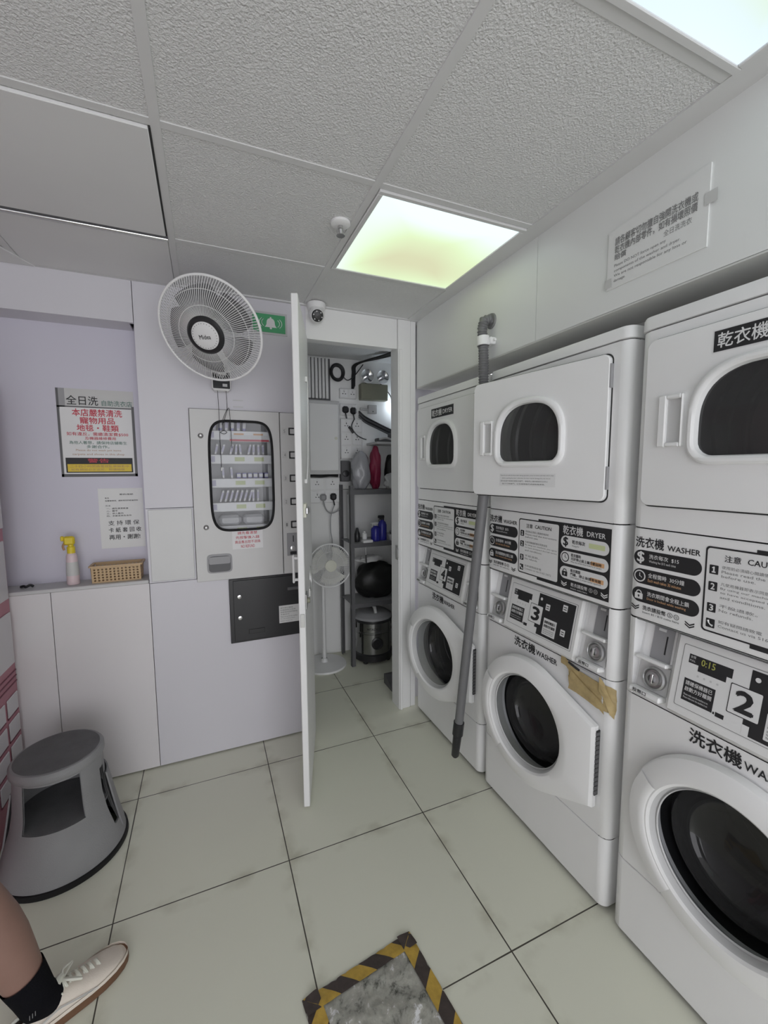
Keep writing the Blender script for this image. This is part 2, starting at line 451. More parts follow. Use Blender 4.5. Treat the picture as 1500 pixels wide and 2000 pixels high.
def superell(a, b, ra, rb, e, n=64):
    out = []
    for i in range(n):
        t = 2*PI*i/n; ct, st = math.cos(t), math.sin(t)
        out.append((a+ra*math.copysign(abs(ct)**(2/e), ct), b+rb*math.copysign(abs(st)**(2/e), st)))
    return out
def wallframe(y): return Fr((0, y, 0), (1, 0, 0), (0, 0, 1), (0, -1, 0))     # faces the camera side, coordinates are x and z

# ================================================================== THE ROOM
YB = 2.368; ZC = 2.435; YF = -2.6; XL = -1.45; XM = 1.21; XR = 1.96; YC = 3.36
struct(MB().box(XL-.1, 2.1, YF-.05, 3.5, -.1, 0, floorm).build('floor', org=(0, 0, 0)))
c = MB(); c.box(XL-.1, 2.1, YF-.05, 3.5, ZC+.006, ZC+.1, ceilm)
ceil = struct(c.build('ceiling', org=(0, 0, 0)))
for x in (-.69, -.08, .54):
    MB().box(x-.0125, x+.0125, YF, YB, ZC+.002, ZC+.0065, gridm, .0005).build('grid_bar', ceil)
MB().box(1.150, 1.222, YF, YB, ZC+.001, ZC+.006, gridm).build('grid_bar', ceil)
for y in (-1.83, -1.22, -.60, .025, .675, 1.318, 1.918):
    MB().box(XL, 1.16, y-.0125, y+.0125, ZC+.003, ZC+.0065, gridm, .0005).build('grid_bar', ceil)
MB().box(XL, 1.222, YB-.02, YB+.001, ZC-.001, ZC+.0065, gridm).build('grid_bar', ceil)
# smooth lay-in panel and its bright metal edge strip
t = MB(); t.box(-.68, -.098, 1.335, 1.885, ZC-.004, ZC+.006, smoothc, .002)
tag(t.build('ceiling_panel'), 'smooth white ceiling access panel with a dark gap along one edge', 'ceiling panel')
t = MB(); t.box(-.098, -.092, 1.335, 1.885, ZC+.0, ZC+.0055, gapm); t.build('panel_gap', ceil)
t = MB(); t.tube([(-1.3, 1.897, ZC-.008), (-.092, 1.897, ZC-.008)], .006, chrome, 10)
t.box(-1.3, -.092, 1.885, 1.911, ZC-.004, ZC+.004, greyd)
tag(t.build('metal_strip'), 'shiny metal strip along the edge of the smooth ceiling panel', 'strip')
t = MB(); t.box(-.67, -.095, 1.935, 2.345, ZC-.001, ZC+.006, smoothc); t.build('ceiling_infill', ceil)
t = MB(); t.prism(Fr((0, 0, ZC), (1, 0, 0), (0, 1, 0), (0, 0, 1)), [(-1.3, 1.95), (-.85, 1.95), (-.64, 2.36), (-1.3, 2.36)], -.004, .004, smoothc); t.build('ceiling_infill', ceil)

# back wall: flush boards with dark joints, niche, counter boards, opening header
w = MB()
XN = -.28
w.box(XL, XN-.0015, YB, YB+.02, 2.244, ZC+.012, lam)                 # fascia over the niche
w.box(XL, -.6865, YB, YB+.02, .009, .985, lamd); w.box(-.6835, XN-.0015, YB, YB+.02, .009, .985, lamd)
w.box(XL, XN-.0015, 2.505, 2.52, .98, 2.26, laml)               # niche back
w.box(XN-.0015, XN+.0185, YB+.02, 2.505, .98, 2.26, laml)         # niche cheek
w.box(XL, XN-.02, YB+.02, 2.505, 2.244, 2.255, lam)             # niche top
VX0, VX1, VZ0, VZ1 = -.060, .500, .972, 1.856
w.box(XN+.0015, VX0-.003, YB, YB+.02, 1.3625, ZC+.012, lam); w.box(XN+.0015, VX0-.003, YB, YB+.02, .985, 1.3595, lam)
w.box(VX0-.003, .543, YB, YB+.02, VZ1+.004, ZC+.012, lam)
w.box(VX1+.004, .543, YB, YB+.02, VZ0-.004, VZ1+.004, lam)
w.box(XN+.0015, .543, YB, YB+.02, .009, .9825, lam)
w.box(.543, 1.09, YB, YB+.03, 2.265, ZC+.012, doorw)                 # header over the opening
w.box(.523, .543, YB+.02, YB+.10, 0, ZC, doorw); w.box(.543, 1.09, YB+.03, YB+.10, 2.275, 2.30, doorw)
w.box(XL, -.30, YB+.019, YB+.03, .0, .97, gapm); w.box(-.2835, -.262, YB+.0205, YB+.03, 0, .98, gapm); w.box(-.2815, -.262, YB+.0203, YB+.0299, .98, ZC, gapm)
w.box(-.27, .543, YB+.021, YB+.03, .0, .97, gapm); w.box(-.27, -.0565, YB+.021, YB+.03, .97, 1.87, gapm); w.box(-.06, .51, YB+.021, YB+.03, 1.853, 1.87, gapm); w.box(XL-.02, .35, 2.62, 2.64, 0, ZC+.012, soff)  # last box: unseen slab added behind the wall to stop outside light leaking in
struct(w.build('wall_back', org=(0, YB, 0)))
l = MB(); l.box(XL, XN-.0025, YB-.006, 2.505, .986, 1.004, greyl, .003)
struct(l.build('trim_1'))
j = MB(); j.box(1.092, 1.175, YB-.012, YB+.10, 0, ZC, doorw, .004); j.box(1.098, 1.116, YB-.02, YB-.012, 0, 2.262, doorw, .003)
j.box(1.177, 1.213, YB-.004, YB+.09, 0, ZC, doorw, .003)
jo = struct(j.build('trim_2'))
t = MB(); t.box(1.086, 1.092, YB-.008, YB+.025, .985, 1.075, steel, .001); t.box(1.080, 1.088, YB-.02, YB-.002, 1.0, 1.06, chrome, .002)
t.build('strike_plate', jo)
# left wall, right wall (bulkhead above the machines, wall behind them), shopfront, store-room walls
w = MB(); w.box(XL-.02, XL, -1.5, 2.64, 0, ZC+.01, lam); w.box(XL-.02, XL, YF, -1.5, 2.36, ZC+.01, lam); struct(w.build('wall_left'))
w = MB()
for y in (-2.58, -1.53): w.box(XL-.05, XL+.01, y-.03, y+.03, 0, 2.36, doorw)
w.box(XL-.05, XL+.01, YF, -1.5, 2.31, 2.36, doorw); w.box(XL-.05, XL+.01, YF, -1.5, 0, .08, doorw); w.box(XL-.025, XL-.02, YF, -1.5, .08, 2.31, gl_shop); struct(w.build('window_1'))
r = MB(); yj = [YB, 1.352, .132, -1.09, YF]
for a, b in zip(yj[1:], yj[:-1]): r.box(1.222, 1.240, a+.001, b-.001, 2.045, ZC+.012, lamr)
r.box(1.222, 1.40, YF, YB, 2.040, 2.046, soff); r.box(1.235, 1.245, YF, YB, 2.05, ZC, gapm)
r.box(XR, XR+.02, YF, YB+.1, 0, ZC+.012, soff); r.box(1.39, 1.40, YF, YB, 2.046, ZC, soff)
struct(r.build('wall_right', org=(XR, 0, 0)))
r = MB(); r.box(1.30, XR+.02, YF-.02, YF, 0, ZC+.012, lam); r.box(XL, 1.3, YF-.02, YF, 2.38, ZC+.012, lam); r.box(XL, -1.3, YF-.02, YF, 0, 2.38, lam)
struct(r.build('wall_front'))
s_ = MB(); s_.box(.33, .35, YB+.10, YC+.02, 0, ZC+.012, clos); struct(s_.build('wall_closet_left'))
s_ = MB(); s_.box(.33, 1.66, YC, YC+.02, 0, ZC+.012, clos); struct(s_.build('wall_closet_back'))
s_ = MB(); s_.box(1.64, 1.66, YB+.10, YC, 0, ZC+.012, clos); s_.box(1.213, 1.66, YB+.09, YB+.11, 0, ZC+.012, lam); struct(s_.build('wall_closet_right'))

# ceiling light panels
def light_panel(x0, x1, y0, y1, label, pm=panelm2):
    t = thing('ceiling_light', label, 'light', ((x0+x1)/2, (y0+y1)/2, ZC-.004), group='square ceiling light panels')
    f = MB(); k = .018
    for a in ((x0, x1, y0, y0+k), (x0, x1, y1-k, y1), (x0, x0+k, y0+k, y1-k), (x1-k, x1, y0+k, y1-k)): f.box(*a, ZC-.004, ZC+.006, gridm, .002)
    f.build('frame', t)
    MB().box(x0+k, x1-k, y0+k, y1-k, ZC+.0005, ZC+.005, pm).build('diffuser', t)
light_panel(.555, 1.150, 1.332, 1.905, 'square glowing ceiling light panel with a yellow green tint above the grey hose', panelm)
light_panel(.555, 1.150, .040, .660, 'bluish white ceiling light panel cut off by the top edge of the picture')
light_panel(.555, 1.150, -1.205, -.615, 'unseen square ceiling light panel added behind the photographer')  # this panel and the next are out of view, added to brighten the room
light_panel(-.675, -.095, -1.205, -.615, 'unseen square ceiling light panel added behind the photographer')

# sprinkler
t = thing('sprinkler', 'small pendant fire sprinkler on the ceiling beside the yellow green light panel', 'sprinkler', (.493, 1.559, ZC-.04))
DN = Fr((.493, 1.559, ZC), (1, 0, 0), (0, -1, 0), (0, 0, -1))
MB().lathe(DN, [(.0, -.005), (.036, -.005), (.036, .003), (.030, .007), (.014, .008), (.0, .008)], white2, 28).build('escutcheon', t)
b = MB(); b.lathe(DN, [(.009, .006), (.010, .018), (.007, .020), (.004, .034), (.016, .040), (.016, .042), (0, .042)], steel, 20)
for s_ in (-1, 1): b.tube([DN.p(s_*.009, 0, .017), DN.p(s_*.013, 0, .030), DN.p(s_*.006, 0, .041)], .0022, steel, 6)
b.build('nozzle', t)

# ================================================================== THE MACHINES
FRT = Fr((0, 0, 0), (1, 0, 0), (0, 0, 1), (0, -1, 0))       # machine front, coordinates u and z
MW = .690; CR = .030
def corner_arc(side, n=7):
    out = []
    for i in range(n+1):
        t = PI/2*i/n
        a = CR-CR*math.cos(t); d = CR-CR*math.sin(t)
        out.append((a, d) if side == 0 else (MW-a, d))
    return out
def front_panel(z0, z1, m, hole=None, hc=None, bev=.003):
    """front sheet with rounded vertical edges and, if asked, a hole"""
    b = MB()
    for side in (0, 1):
        arc = [((0 if side == 0 else MW), .30)]+corner_arc(side)
        L = [[Vector((a, d+dd, z)) for a, d in arc] for z, dd in ((z0, .006), (z0, .002), (z0+bev, 0), (z1-bev, 0), (z1, .002), (z1, .006))]
        b.loft(L, m, closed=False)
    if hole is None:
        for za, zb, da, db in ((z0, z0+bev, .002, 0), (z0+bev, z1-bev, 0, 0), (z1-bev, z1, 0, .002)):
            b.add([(CR, da, za), (MW-CR, da, za), (MW-CR, db, zb), (CR, db, zb)], [(0, 1, 2, 3)], m)
    else:
        out = [(CR, z0), (MW-CR, z0), (MW-CR, z1), (CR, z1)]
        A = angles(96, out, hc); o = star(out, hc, A); i = star(hole, hc, A)
        b.loft([[FRT.p(x, z, 0) for x, z in o], [FRT.p(x, z, 0) for x, z in i], [FRT.p(x, z, -.02) for x, z in i]], m)
    return b
WC = (.325, .515)
def hull_door():
    R = .262; pts = []
    c1 = (.645, .668); c2 = (.645, .372)
    def tang(p, up):
        dx, dy = p[0]-WC[0], p[1]-WC[1]; d = math.hypot(dx, dy); a = math.atan2(dy, dx); k = math.acos(min(1, R/d))
        return a+k if up else a-k
    ta, tb = tang(c1, True), tang(c2, False)
    pts = [c2, c1]; n = 60
    t1 = tb+2*PI
    for i in range(n+1):
        t = ta+(t1-ta)*i/n; pts.append((WC[0]+R*math.cos(t), WC[1]+R*math.sin(t)))
    return pts
def chev(b, fr, a, z, s, m, c=.0012):
    for k in (0, 1):
        z0 = z-k*s*.55
        b.poly(fr, [(a-s, z0+s*.5), (a, z0-s*.1), (a, z0-s*.42), (a-s, z0+s*.18)], c, m); b.poly(fr, [(a, z0-s*.1), (a+s, z0+s*.5), (a+s, z0+s*.18), (a, z0-s*.42)], c, m)
def clock(b, fr, a, z, r, mk, mi, c):
    b.disc(fr, a, z, r, mk, c); b.disc(fr, a, z, r*.8, mi, c+.0003)
    b.rect(fr, a-r*.07, z-r*.07, a+r*.07, z+r*.55, mk, c+.0006); b.poly(fr, [(a-r*.05, z+r*.06), (a+r*.38, z-r*.28), (a+r*.44, z-r*.16), (a+r*.05, z+r*.1)], c+.0006, mk)
def lock(b, fr, a, z, r, mk, mi, c):
    b.ring(fr, circ(a, z+r*.25, r*.5, 20), circ(a, z+r*.25, r*.33, 20), mk, c); b.rrect(fr, a-r*.7, z-r*.8, a+r*.7, z+r*.2, mk, c+.0003, r*.12)
    b.disc(fr, a, z-r*.25, r*.16, mi, c+.0006, 12); b.rect(fr, a-r*.06, z-r*.55, a+r*.06, z-r*.25, mi, c+.0006)
def info_graphics(b, detail):
    f = FRT; k = .0007
    b.text(f, '洗衣機', .020, 1.306, .106, 1.338, black, k, .018); b.text(f, 'WASHER', .116, 1.308, .204, 1.3235, black, k, .014)
    rows = [('洗衣每次  $15', 'Washing fee $15 each time'), ('全程需時  30分鐘', 'Each wash takes 30 minutes'), ('洗衣期間會全程上鎖', 'Door is locked while washing')]
    for i, (t1, t2) in enumerate(rows):
        z0 = 1.252-.057*i; z1 = z0+.046; zc = (z0+z1)/2
        b.rrect(f, .016, z0, .210, z1, black, k)
        if i == 0: b.text(f, '$', .027, zc-.018, .049, zc+.018, printw, k+.0004, .02)
        elif i == 1: clock(b, f, .038, zc, .018, printw, black, k+.0004)
        else: lock(b, f, .038, zc, .018, printw, black, k+.0004)
        w1 = (.150, .168, .184)[i]
        b.text(f, t1, .064, zc+.000, w1, zc+.014, printw, k+.0004, .006)
        b.text(f, t2, .064, zc-.013, w1-.008, zc-.004, printw if i == 0 else orange, k+.0004)
    b.text(f, '洗衣請投幣', .052, 1.116, .122, 1.130, black, k, .008); b.text(f, 'Insert $5 / $10 coins here', .052, 1.105, .160, 1.112, black, k)
    for q, tt in ((.134, '5'), (.152, '10')):
        b.ring(f, circ(q, 1.123, .0075, 18), circ(q, 1.123, .0062, 18), black, k); b.text(f, tt, q-.003, 1.119, q+.003, 1.127, black, k)
    chev(b, f, .028, 1.122, .0125, black, k); chev(b, f, .188, 1.116, .0125, black, k)
    # dryer side
    b.poly(f, [(.328, 1.103), (.657, 1.103), (.657, 1.347), (.328, 1.347)], k, black)
    b.rrect(f, .217, 1.112, .440, 1.340, black, k+.0004, .010); b.rrect(f, .2215, 1.1165, .4355, 1.3355, printw, k+.0008, .008)
    k2 = k+.0012
    b.text(f, '注意', .262, 1.305, .298, 1.322, black, k2, .006); b.text(f, 'CAUTION', .312, 1.307, .398, 1.321, black, k2, .008)
    items = [(1.268, '1', ['使用前必須細心閱讀使用說明', 'Please read the instructions', 'before use.']),
             (1.224, '2', ['凡使用機器即表示同意接受', 'By using our machines, you agree', 'to have accepted the full terms', 'and conditions.']),
             (1.167, '3', ['不設退款。', 'No refunds.']), (1.125, 'p', ['如有疑問請致電', 'Contact us via 5162 2472'])]
    for z, n, lines in items:
        b.rrect(f, .2285, z, .2495, z+.024, black, k2, .002)
        if n == 'p': b.tube([f.p(.2335, z+.019, k2), f.p(.2355, z+.012, k2), f.p(.239, z+.008, k2), f.p(.245, z+.006, k2)], [.0028, .0016, .0016, .0028], printw, 6)
        elif n == '1': b.poly(f, [(.2345, z+.004), (.2435, z+.004), (.2435, z+.0072), (.2408, z+.0072), (.2408, z+.020), (.2382, z+.020), (.2345, z+.0175), (.2345, z+.0150), (.2372, z+.0160), (.2372, z+.0072), (.2345, z+.0072)], k2+.0004, printw)
        else: b.text(f, n, .2345 if n != '1' else .237, z+.004, .2435 if n != '1' else .2415, z+.020, printw, k2+.0004, .03)
        zz = z+.0175
        for q, s in enumerate(lines):
            wd = min(.172, .0056*len(s)+(.055 if q == 0 else .012))
            b.text(f, s, .257, zz, .257+wd, zz+(.0085 if q == 0 else .0072), printg, k2); zz -= .0112
    b.text(f, '乾衣機', .456, 1.306, .545, 1.339, printw, k2, .012); b.text(f, 'DRYER', .562, 1.311, .636, 1.328, printw, k2, .012)
    rows = [('乾衣每次', 'Drying fee', lime), ('乾衣需時', 'May be extended before it stops', orange), ('乾衣期間', 'Unlocked, it stops when opened', orange)]
    for i, (t1, t2, hl) in enumerate(rows):
        z0 = 1.255-.0565*i; z1 = z0+.046; zc = (z0+z1)/2
        b.rrect(f, .447, z0, .652, z1, printw, k2)
        if i == 0: b.text(f, '$', .459, zc-.018, .481, zc+.018, black, k2+.0004, .02)
        elif i == 1: clock(b, f, .470, zc, .018, black, printw, k2+.0004)
        else: lock(b, f, .470, zc, .018, black, printw, k2+.0004)
        if i == 0:
            b.text(f, t1, .500, zc-.003, .556, zc+.011, black, k2+.0004, .008); b.rrect(f, .572, zc-.007, .636, zc+.010, hl, k2+.0003, .002)
            b.text(f, t2, .500, zc-.014, .530, zc-.007, black, k2+.0004)
        else:
            b.text(f, t1, .497, zc+.006, .540, zc+.018, black, k2+.0004, .008)
            b.text(f, '可於停止前上鎖作動加時' if i == 1 else '門鎖，停止後請等待開', .497, zc-.007, .625, zc+.004, black, k2+.0004, .008)
            b.rrect(f, .582, zc-.009, .636, zc+.006, hl, k2+.0002, .002)
            b.text(f, t2, .497, zc-.016, .625, zc-.0095, black, k2+.0004)
    b.text(f, '乾衣請投幣', .500, 1.119, .572, 1.133, printw, k2, .006); b.text(f, 'Insert coins here', .500, 1.109, .572, 1.115, printw, k2)
    for q, tt in ((.586, '5'), (.606, '10')):
        b.ring(f, circ(q, 1.125, .008, 18), circ(q, 1.125, .0066, 18), greyl, k2); b.text(f, tt, q-.003, 1.121, q+.003, 1.129, greyl, k2)
    chev(b, f, .468, 1.124, .013, printw, k2); chev(b, f, .640, 1.124, .013, printw, k2)

D_C = (.322, 1.660)
def d_shape(g):
    """the dryer window: flat foot, arched head"""
    x0, x1, z0, z1 = .185-g, .460+g, 1.575-g, 1.792+g
    pts = []
    r = .038+g*.8
    for i in range(7): t = -PI/2+PI/2*i/6; pts.append((x1-r+r*math.cos(t), z0+r+r*math.sin(t)))
    n = 22; ra = (x1-x0)/2; xc = (x0+x1)/2; zb = z1-.135-g*.4; rb = z1-zb
    for i in range(n+1):
        t = PI*i/n; ct, st = math.cos(t), math.sin(t)
        pts.append((xc+ra*math.copysign(abs(ct)**.82, ct), zb+rb*abs(st)**.82))
    for i in range(7): t = PI+PI/2*i/6; pts.append((x0+r+r*math.cos(t), z0+r+r*math.sin(t)))
    return pts

def machine(num, ytop, dry_open, wash_open, label, dryer_label=True, note=False, tape=False, display=None):
    t = thing('stacked_washer_dryer', label, 'washer dryer', (XM, ytop, 0), -PI/2, 'stacked laundry machines along the wall', local=True)
    # shell
    b = MB(); b.box(.003, .008, .05, .70, .015, 1.945, white); b.box(MW-.008, MW-.003, .05, .70, .015, 1.945, white); b.box(.003, MW-.003, .695, .70, .015, 1.945, white)
    b.box(.004, MW-.004, .03, .70, 1.90, 1.944, greyd); b.box(.004, MW-.004, .03, .70, 1.345, 1.36, greyd); b.box(.004, MW-.004, .03, .70, .012, .03, gapm)
    for z in (.2695, .840, 1.085, 1.3645): b.box(.012, MW-.012, .008, .05, z-.006, z+.006, gapm)
    b.build('cabinet', t)
    for x in (.05, MW-.05):
        for y in (.06, .64): MB().cyl((x, y, 0), (x, y, .03), .022, .02, greyd, 14).build('foot', t)
    front_panel(.016, .268, white).build('kick_panel', t)
    front_panel(.271, .8385, white, circ(*WC, .192, 96), WC).build('lower_front', t)
    b = front_panel(1.0875, 1.3625, white, bev=.006); b.build('upper_fascia', t)
    b = MB(); info_graphics(b, True); o = b.build('instruction_panel', t); o['label'] = 'black and white printed instruction panel'
    front_panel(1.3665, 1.9385, white, circ(*D_C, .20, 96), D_C).build('dryer_front', t)
    # top cap
    b = MB(); arc0 = corner_arc(0); arc1 = corner_arc(1)[::-1]
    ol = [(MW, .70), (0, .70), (0, .3)]+arc0+arc1+[(MW, .3)]
    def sc(g): return [(x+(g if x < .345 else -g), y+(g if y < .35 else -g)) for x, y in ol]
    b.loft([[Vector((x, y, z)) for x, y in sc(g)] for z, g in ((1.9415, .003), (1.9435, -.003), (1.972, -.003), (1.980, 0), (1.983, .008))], white, True, True, True)
    b.build('top_cap', t)
    # sloping control section
    b = MB()
    for side in (0, 1):
        arc = [((0 if side == 0 else MW), .30)]+corner_arc(side)
        if side == 0: arc.append((CR+.001, .0))
        b.loft([[Vector((a, d, z)) for a, d in arc] for z in (.8415, .8435, 1.081, 1.0835)], white, closed=False)
        e = CR+.001 if side == 0 else MW-CR
        b.add([(e, 0, .8415), (e, .07, .8415), (e, .07, 1.0835), (e, 0, 1.0835)], [(0, 1, 2, 3)], white)
    SL = Fr((0, .004, .8415), (1, 0, 0), (0, .200, .98), (0, -.98, .2))
    b.add([(CR, .004, .8415), (MW-CR, .004, .8415), (MW-CR, .0535, 1.0835), (CR, .0535, 1.0835)], [(0, 1, 2, 3)], white)
    b.add([(CR, .0, .8415), (MW-CR, .0, .8415), (MW-CR, .006, .8415), (CR, .006, .8415)], [(0, 1, 2, 3)], white)
    b.add([(CR, .0, 1.0835), (MW-CR, .0, 1.0835), (MW-CR, .056, 1.0835), (CR, .056, 1.0835)], [(0, 1, 2, 3)], white)
    b.build('control_housing', t)
    b = MB(); b.fbox(SL, .145, .540, .006, .236, -.004, .026, whitep, .008); b.build('console', t)
    # control panel graphics, on the console
    P = Fr(SL.p(0, 0, .0265), SL.u, SL.v, SL.n)
    b = MB(); v = lambda z: (z-.8415)/.98
    b.rrect(P, .168, v(.876), .520, v(1.046), printg, .0002, .004); b.rrect(P, .1695, v(.8775), .5185, v(1.0445), printw, .0005, .004)
    b.rect(P, .330, v(.882), .512, v(1.040), black, .0008)
    b.rect(P, .330, v(.882), .345, v(.905), printw, .0009)
    b.rect(P, .186, v(1.000), .292, v(1.024), black, .0008); b.rect(P, .212, v(.985), .280, v(1.000), black, .0008)
    b.text(P, '全程', .189, v(1.014), .203, v(1.021), printw, .0012); b.text(P, 'FULL', .189, v(1.005), .203, v(1.010), printw, .0012)
    if display: b.text(P, display, .218, v(1.003), .252, v(1.020), ledg, .0012, .01)
    b.rect(P, .184, v(.897), .262, v(.957), black, .0008)
    b.text(P, '請確保機器已', .189, v(.940), .256, v(.952), printw, .0012, .006); b.text(P, '啟動方好離開', .189, v(.924), .256, v(.936), printw, .0012, .006)
    for q in range(2): b.text(P, 'Please make sure the machine is on', .189, v(.912-.008*q), .250, v(.917-.008*q), printw, .0012)
    b.rect(P, .270, v(.893), .290, v(.904), black, .0008); b.rect(P, .264, v(.896), .268, v(.902), black, .0008)
    for q in range(4): b.disc(P, .215+.016*q, v(.972), .003, greyl, .0008, 10)
    b.rrect(P, .292, v(.918), .362, v(.992), black, .0012, .003); b.rrect(P, .294, v(.920), .360, v(.990), printw, .0015, .003)
    b.text(P, num, .308, v(.930), .346, v(.980), black, .0019, .035)
    for a, z in ((.372, .985), (.455, 1.005), (.462, .915)):
        b.rrect(P, a, v(z), a+.022, v(z+.024), printw, .0012, .002)
        for q in range(2): b.rect(P, a+.004, v(z+.006+.008*q), a+.018, v(z+.009+.008*q), black, .0016)
    b.rrect(P, .374, v(.892), .440, v(.955), printw, .0012, .002)
    b.text(P, '請確保機器已', .379, v(.936), .435, v(.947), black, .0016, .006); b.text(P, '啟動方好離開', .379, v(.921), .435, v(.932), black, .0016, .006)
    for q in range(3): b.text(P, 'Please make sure it has started', .379, v(.911-.007*q), .432, v(.9155-.007*q), black, .0016)
    b.disc(P, .345, v(1.020), .006, printw, .0012, 14)
    o = b.build('control_panel', t); o['label'] = 'black and white control panel with the number '+num
    # coin slots
    for u0 in (.040, .556):
        b = MB(); f = SL
        b.fbox(f, u0, u0+.092, .128, .236, -.002, .004, white); b.fbox(f, u0+.026, u0+.086, .128, .230, .003, .007, greyp, .001)
        b.fbox(f, u0+.066, u0+.070, .150, .205, .0068, .0078, black); b.fbox(f, u0+.040, u0+.062, .216, .224, .0068, .0085, printw)
        b.fbox(f, u0-.002, u0+.092, .116, .128, -.002, .030, white, .003)
        b.fbox(f, u0+.0, u0+.092, .030, .116, -.002, .006, greyl, .002); b.fbox(f, u0-.004, u0+.092, .012, .030, -.002, .032, white, .004)
        b.text(f, '投幣口', u0+.010, .016, u0+.052, .027, black, .0326, .01)
        q = b.build('coin_slot', t)
        d = MB(); DF = Fr(f.p(u0+.055, .072, .006), f.u, f.v, f.n)
        d.lathe(DF, [(.034, 0), (.034, .010), (.029, .013), (.025, .008), (.021, .008), (.020, .016), (.012, .018), (.010, .012), (0, .012)], steel, 32); d.fbox(DF, -.004, .004, -.014, .014, .011, .022, chrome, .001)
        d.build('coin_dial', q)
    # word on the washer
    b = MB(); b.text(FRT, '洗衣機', .207, .788, .332, .829, black, .0012, .02); b.text(FRT, 'WASHER', .337, .793, .448, .815, black, .0012, .012)
    b.build('washer_lettering', t)
    # washer drum
    DR = Fr((WC[0], 0, WC[1]), (1, 0, 0), (0, 0, 1), (0, 1, 0))
    b = MB(); b.lathe(DR, [(.192, .012), (.186, .03), (.190, .06), (.215, .075), (.235, .078)], rubber, 64); b.build('door_seal', t)
    b = MB(); b.lathe(DR, [(.190, .085), (.232, .088), (.236, .34), (.225, .36), (.19, .362), (.18, .352), (.11, .352), (.10, .365), (.08, .33), (.02, .33), (0, .332)], darkst, 64)
    for q in range(3):
        a = 2*PI*q/3+.4; ca, sa = math.cos(a), math.sin(a)
        fr = Fr(DR.p(ca*.236, sa*.236, .1), DR.n, (-DR.u*sa+DR.v*ca), (-DR.u*ca-DR.v*sa)); b.fbox(fr, 0, .23, -.02, .02, -.004, .045, darkst, .012)
    b.build('drum', t)
    # washer door
    hp = (.645, -.004, .0); out = hull_door()
    A = angles(120, [(.645, .668), (.645, .372)], WC); O_ = star(out, WC, A); I_ = [(WC[0]+.190*math.cos(a), WC[1]+.190*math.sin(a)) for a in A]
    def mixl(k, c, extra=0.):
        return [FRT.p(o[0]*(1-k)+i[0]*k, o[1]*(1-k)+i[1]*k, c) for o, i in zip(O_, I_)]
    b = MB()
    b.loft([mixl(1, .008), mixl(0, .006), mixl(0, .022), mixl(.06, .032), mixl(.20, .037), mixl(.70, .046), mixl(.90, .046), mixl(1., .040), mixl(1., .008)], white2)
    wd = b.build('washer_door', t, pivot=hp, rotz=math.radians(wash_open), sharp=30)
    b = MB()
    HA = [math.radians(150+4*i) for i in range(22)]
    b.loft([[FRT.p(WC[0]+r*math.cos(a), WC[1]+r*math.sin(a), cc) for a in HA] for r, cc in ((.258, .030), (.254, .040), (.222, .0495), (.208, .0495), (.197, .044), (.193, .036))], white2, closed=False)
    b.build('door_handle', wd)
    b = MB(); FW = Fr(FRT.p(WC[0], WC[1]), FRT.u, FRT.v, FRT.n)
    b.lathe(FW, [(.190, .040), (.186, .034), (.184, .020), (.181, .018), (.179, .024), (.1765, .020)], greyl, 72); b.build('trim_ring', wd)
    b = MB(); b.lathe(FW, [(.1785, .022), (.176, .004), (.170, -.030)], gl_bowl, 72)
    b.lathe(FW, [(.170, -.030), (.160, -.062), (.146, -.084), (.12, -.101), (.08, -.111), (.04, -.115), (.0, -.116)], gl_dark, 72)
    b.build('door_glass', wd)
    b = MB(); b.fbox(FRT, .6435, .6485, .415, .652, -.004, .017, blackp, .001)
    for q in range(14): b.fbox(FRT, .644, .6495, .420+.0165*q, .432+.0165*q, .002, .0185, greyd, .001)
    b.build('hinge', wd)
    # dryer
    DD = Fr((D_C[0], 0, D_C[1]), (1, 0, 0), (0, 0, 1), (0, 1, 0))
    b = MB(); b.lathe(DD, [(.20, .02), (.22, .05), (.262, .06), (.268, .48), (.20, .50), (0, .50)], drydr, 64)
    for q in range(5): b.lathe(DD, [(.262, .10+.08*q), (.256, .11+.08*q), (.262, .12+.08*q)], steel, 64)
    b.build('dryer_drum', t)
    hp = (.632, -.004, .0)
    b = MB(); dl = rr(.035, 1.436, .632, 1.906, .022, 8); A = sorted([math.atan2(z-D_C[1], x-D_C[0]) % (2*PI) for x, z in dl]+[2*PI*(i+.37)/72 for i in range(72)]); o1 = star(dl, D_C, A); i1 = star(d_shape(.002), D_C, A)
    o2 = [(D_C[0]+(x-D_C[0])*(1-.0025/abs(.3)), D_C[1]+(z-D_C[1])*(1-.0025/.235)) for x, z in o1]
    b.loft([[FRT.p(x, z, -.001) for x, z in i1], [FRT.p(x, z, -.001) for x, z in o1], [FRT.p(x, z, .0135) for x, z in o1], [FRT.p(x, z, .016) for x, z in o2], [FRT.p(x, z, .016) for x, z in i1], [FRT.p(x, z, -.001) for x, z in i1]], white)
    dd = b.build('dryer_door', t, pivot=hp, rotz=math.radians(dry_open), sharp=12)
    b = MB(); g = rr(.0305, 1.4310, .6370, 1.9105, .0255, 8)
    b.ring(FRT, star(g, D_C, A), star(d_shape(.02), D_C, A), gapm, .0009)  # dark ring put in for the shaded seam round the door
    b.build('door_seam', dd)
    b = MB()
    b.loft([[FRT.p(x, z, c) for x, z in star(d_shape(gx), D_C, A)] for gx, c in ((.024, .015), (.022, .026), (.016, .031), (.009, .031), (.003, .026), (.0, .012))], white2); b.build('window_frame', dd)
    b = MB(); b.poly(FRT, star(d_shape(.004), D_C, A), .010, gl_dry); b.build('window_glass', dd)
    b = MB(); hx0, hx1, hz0, hz1 = .083, .150, 1.602, 1.744
    op = (hx0+.022, hx1-.006, hz0+.012, hz1-.012)
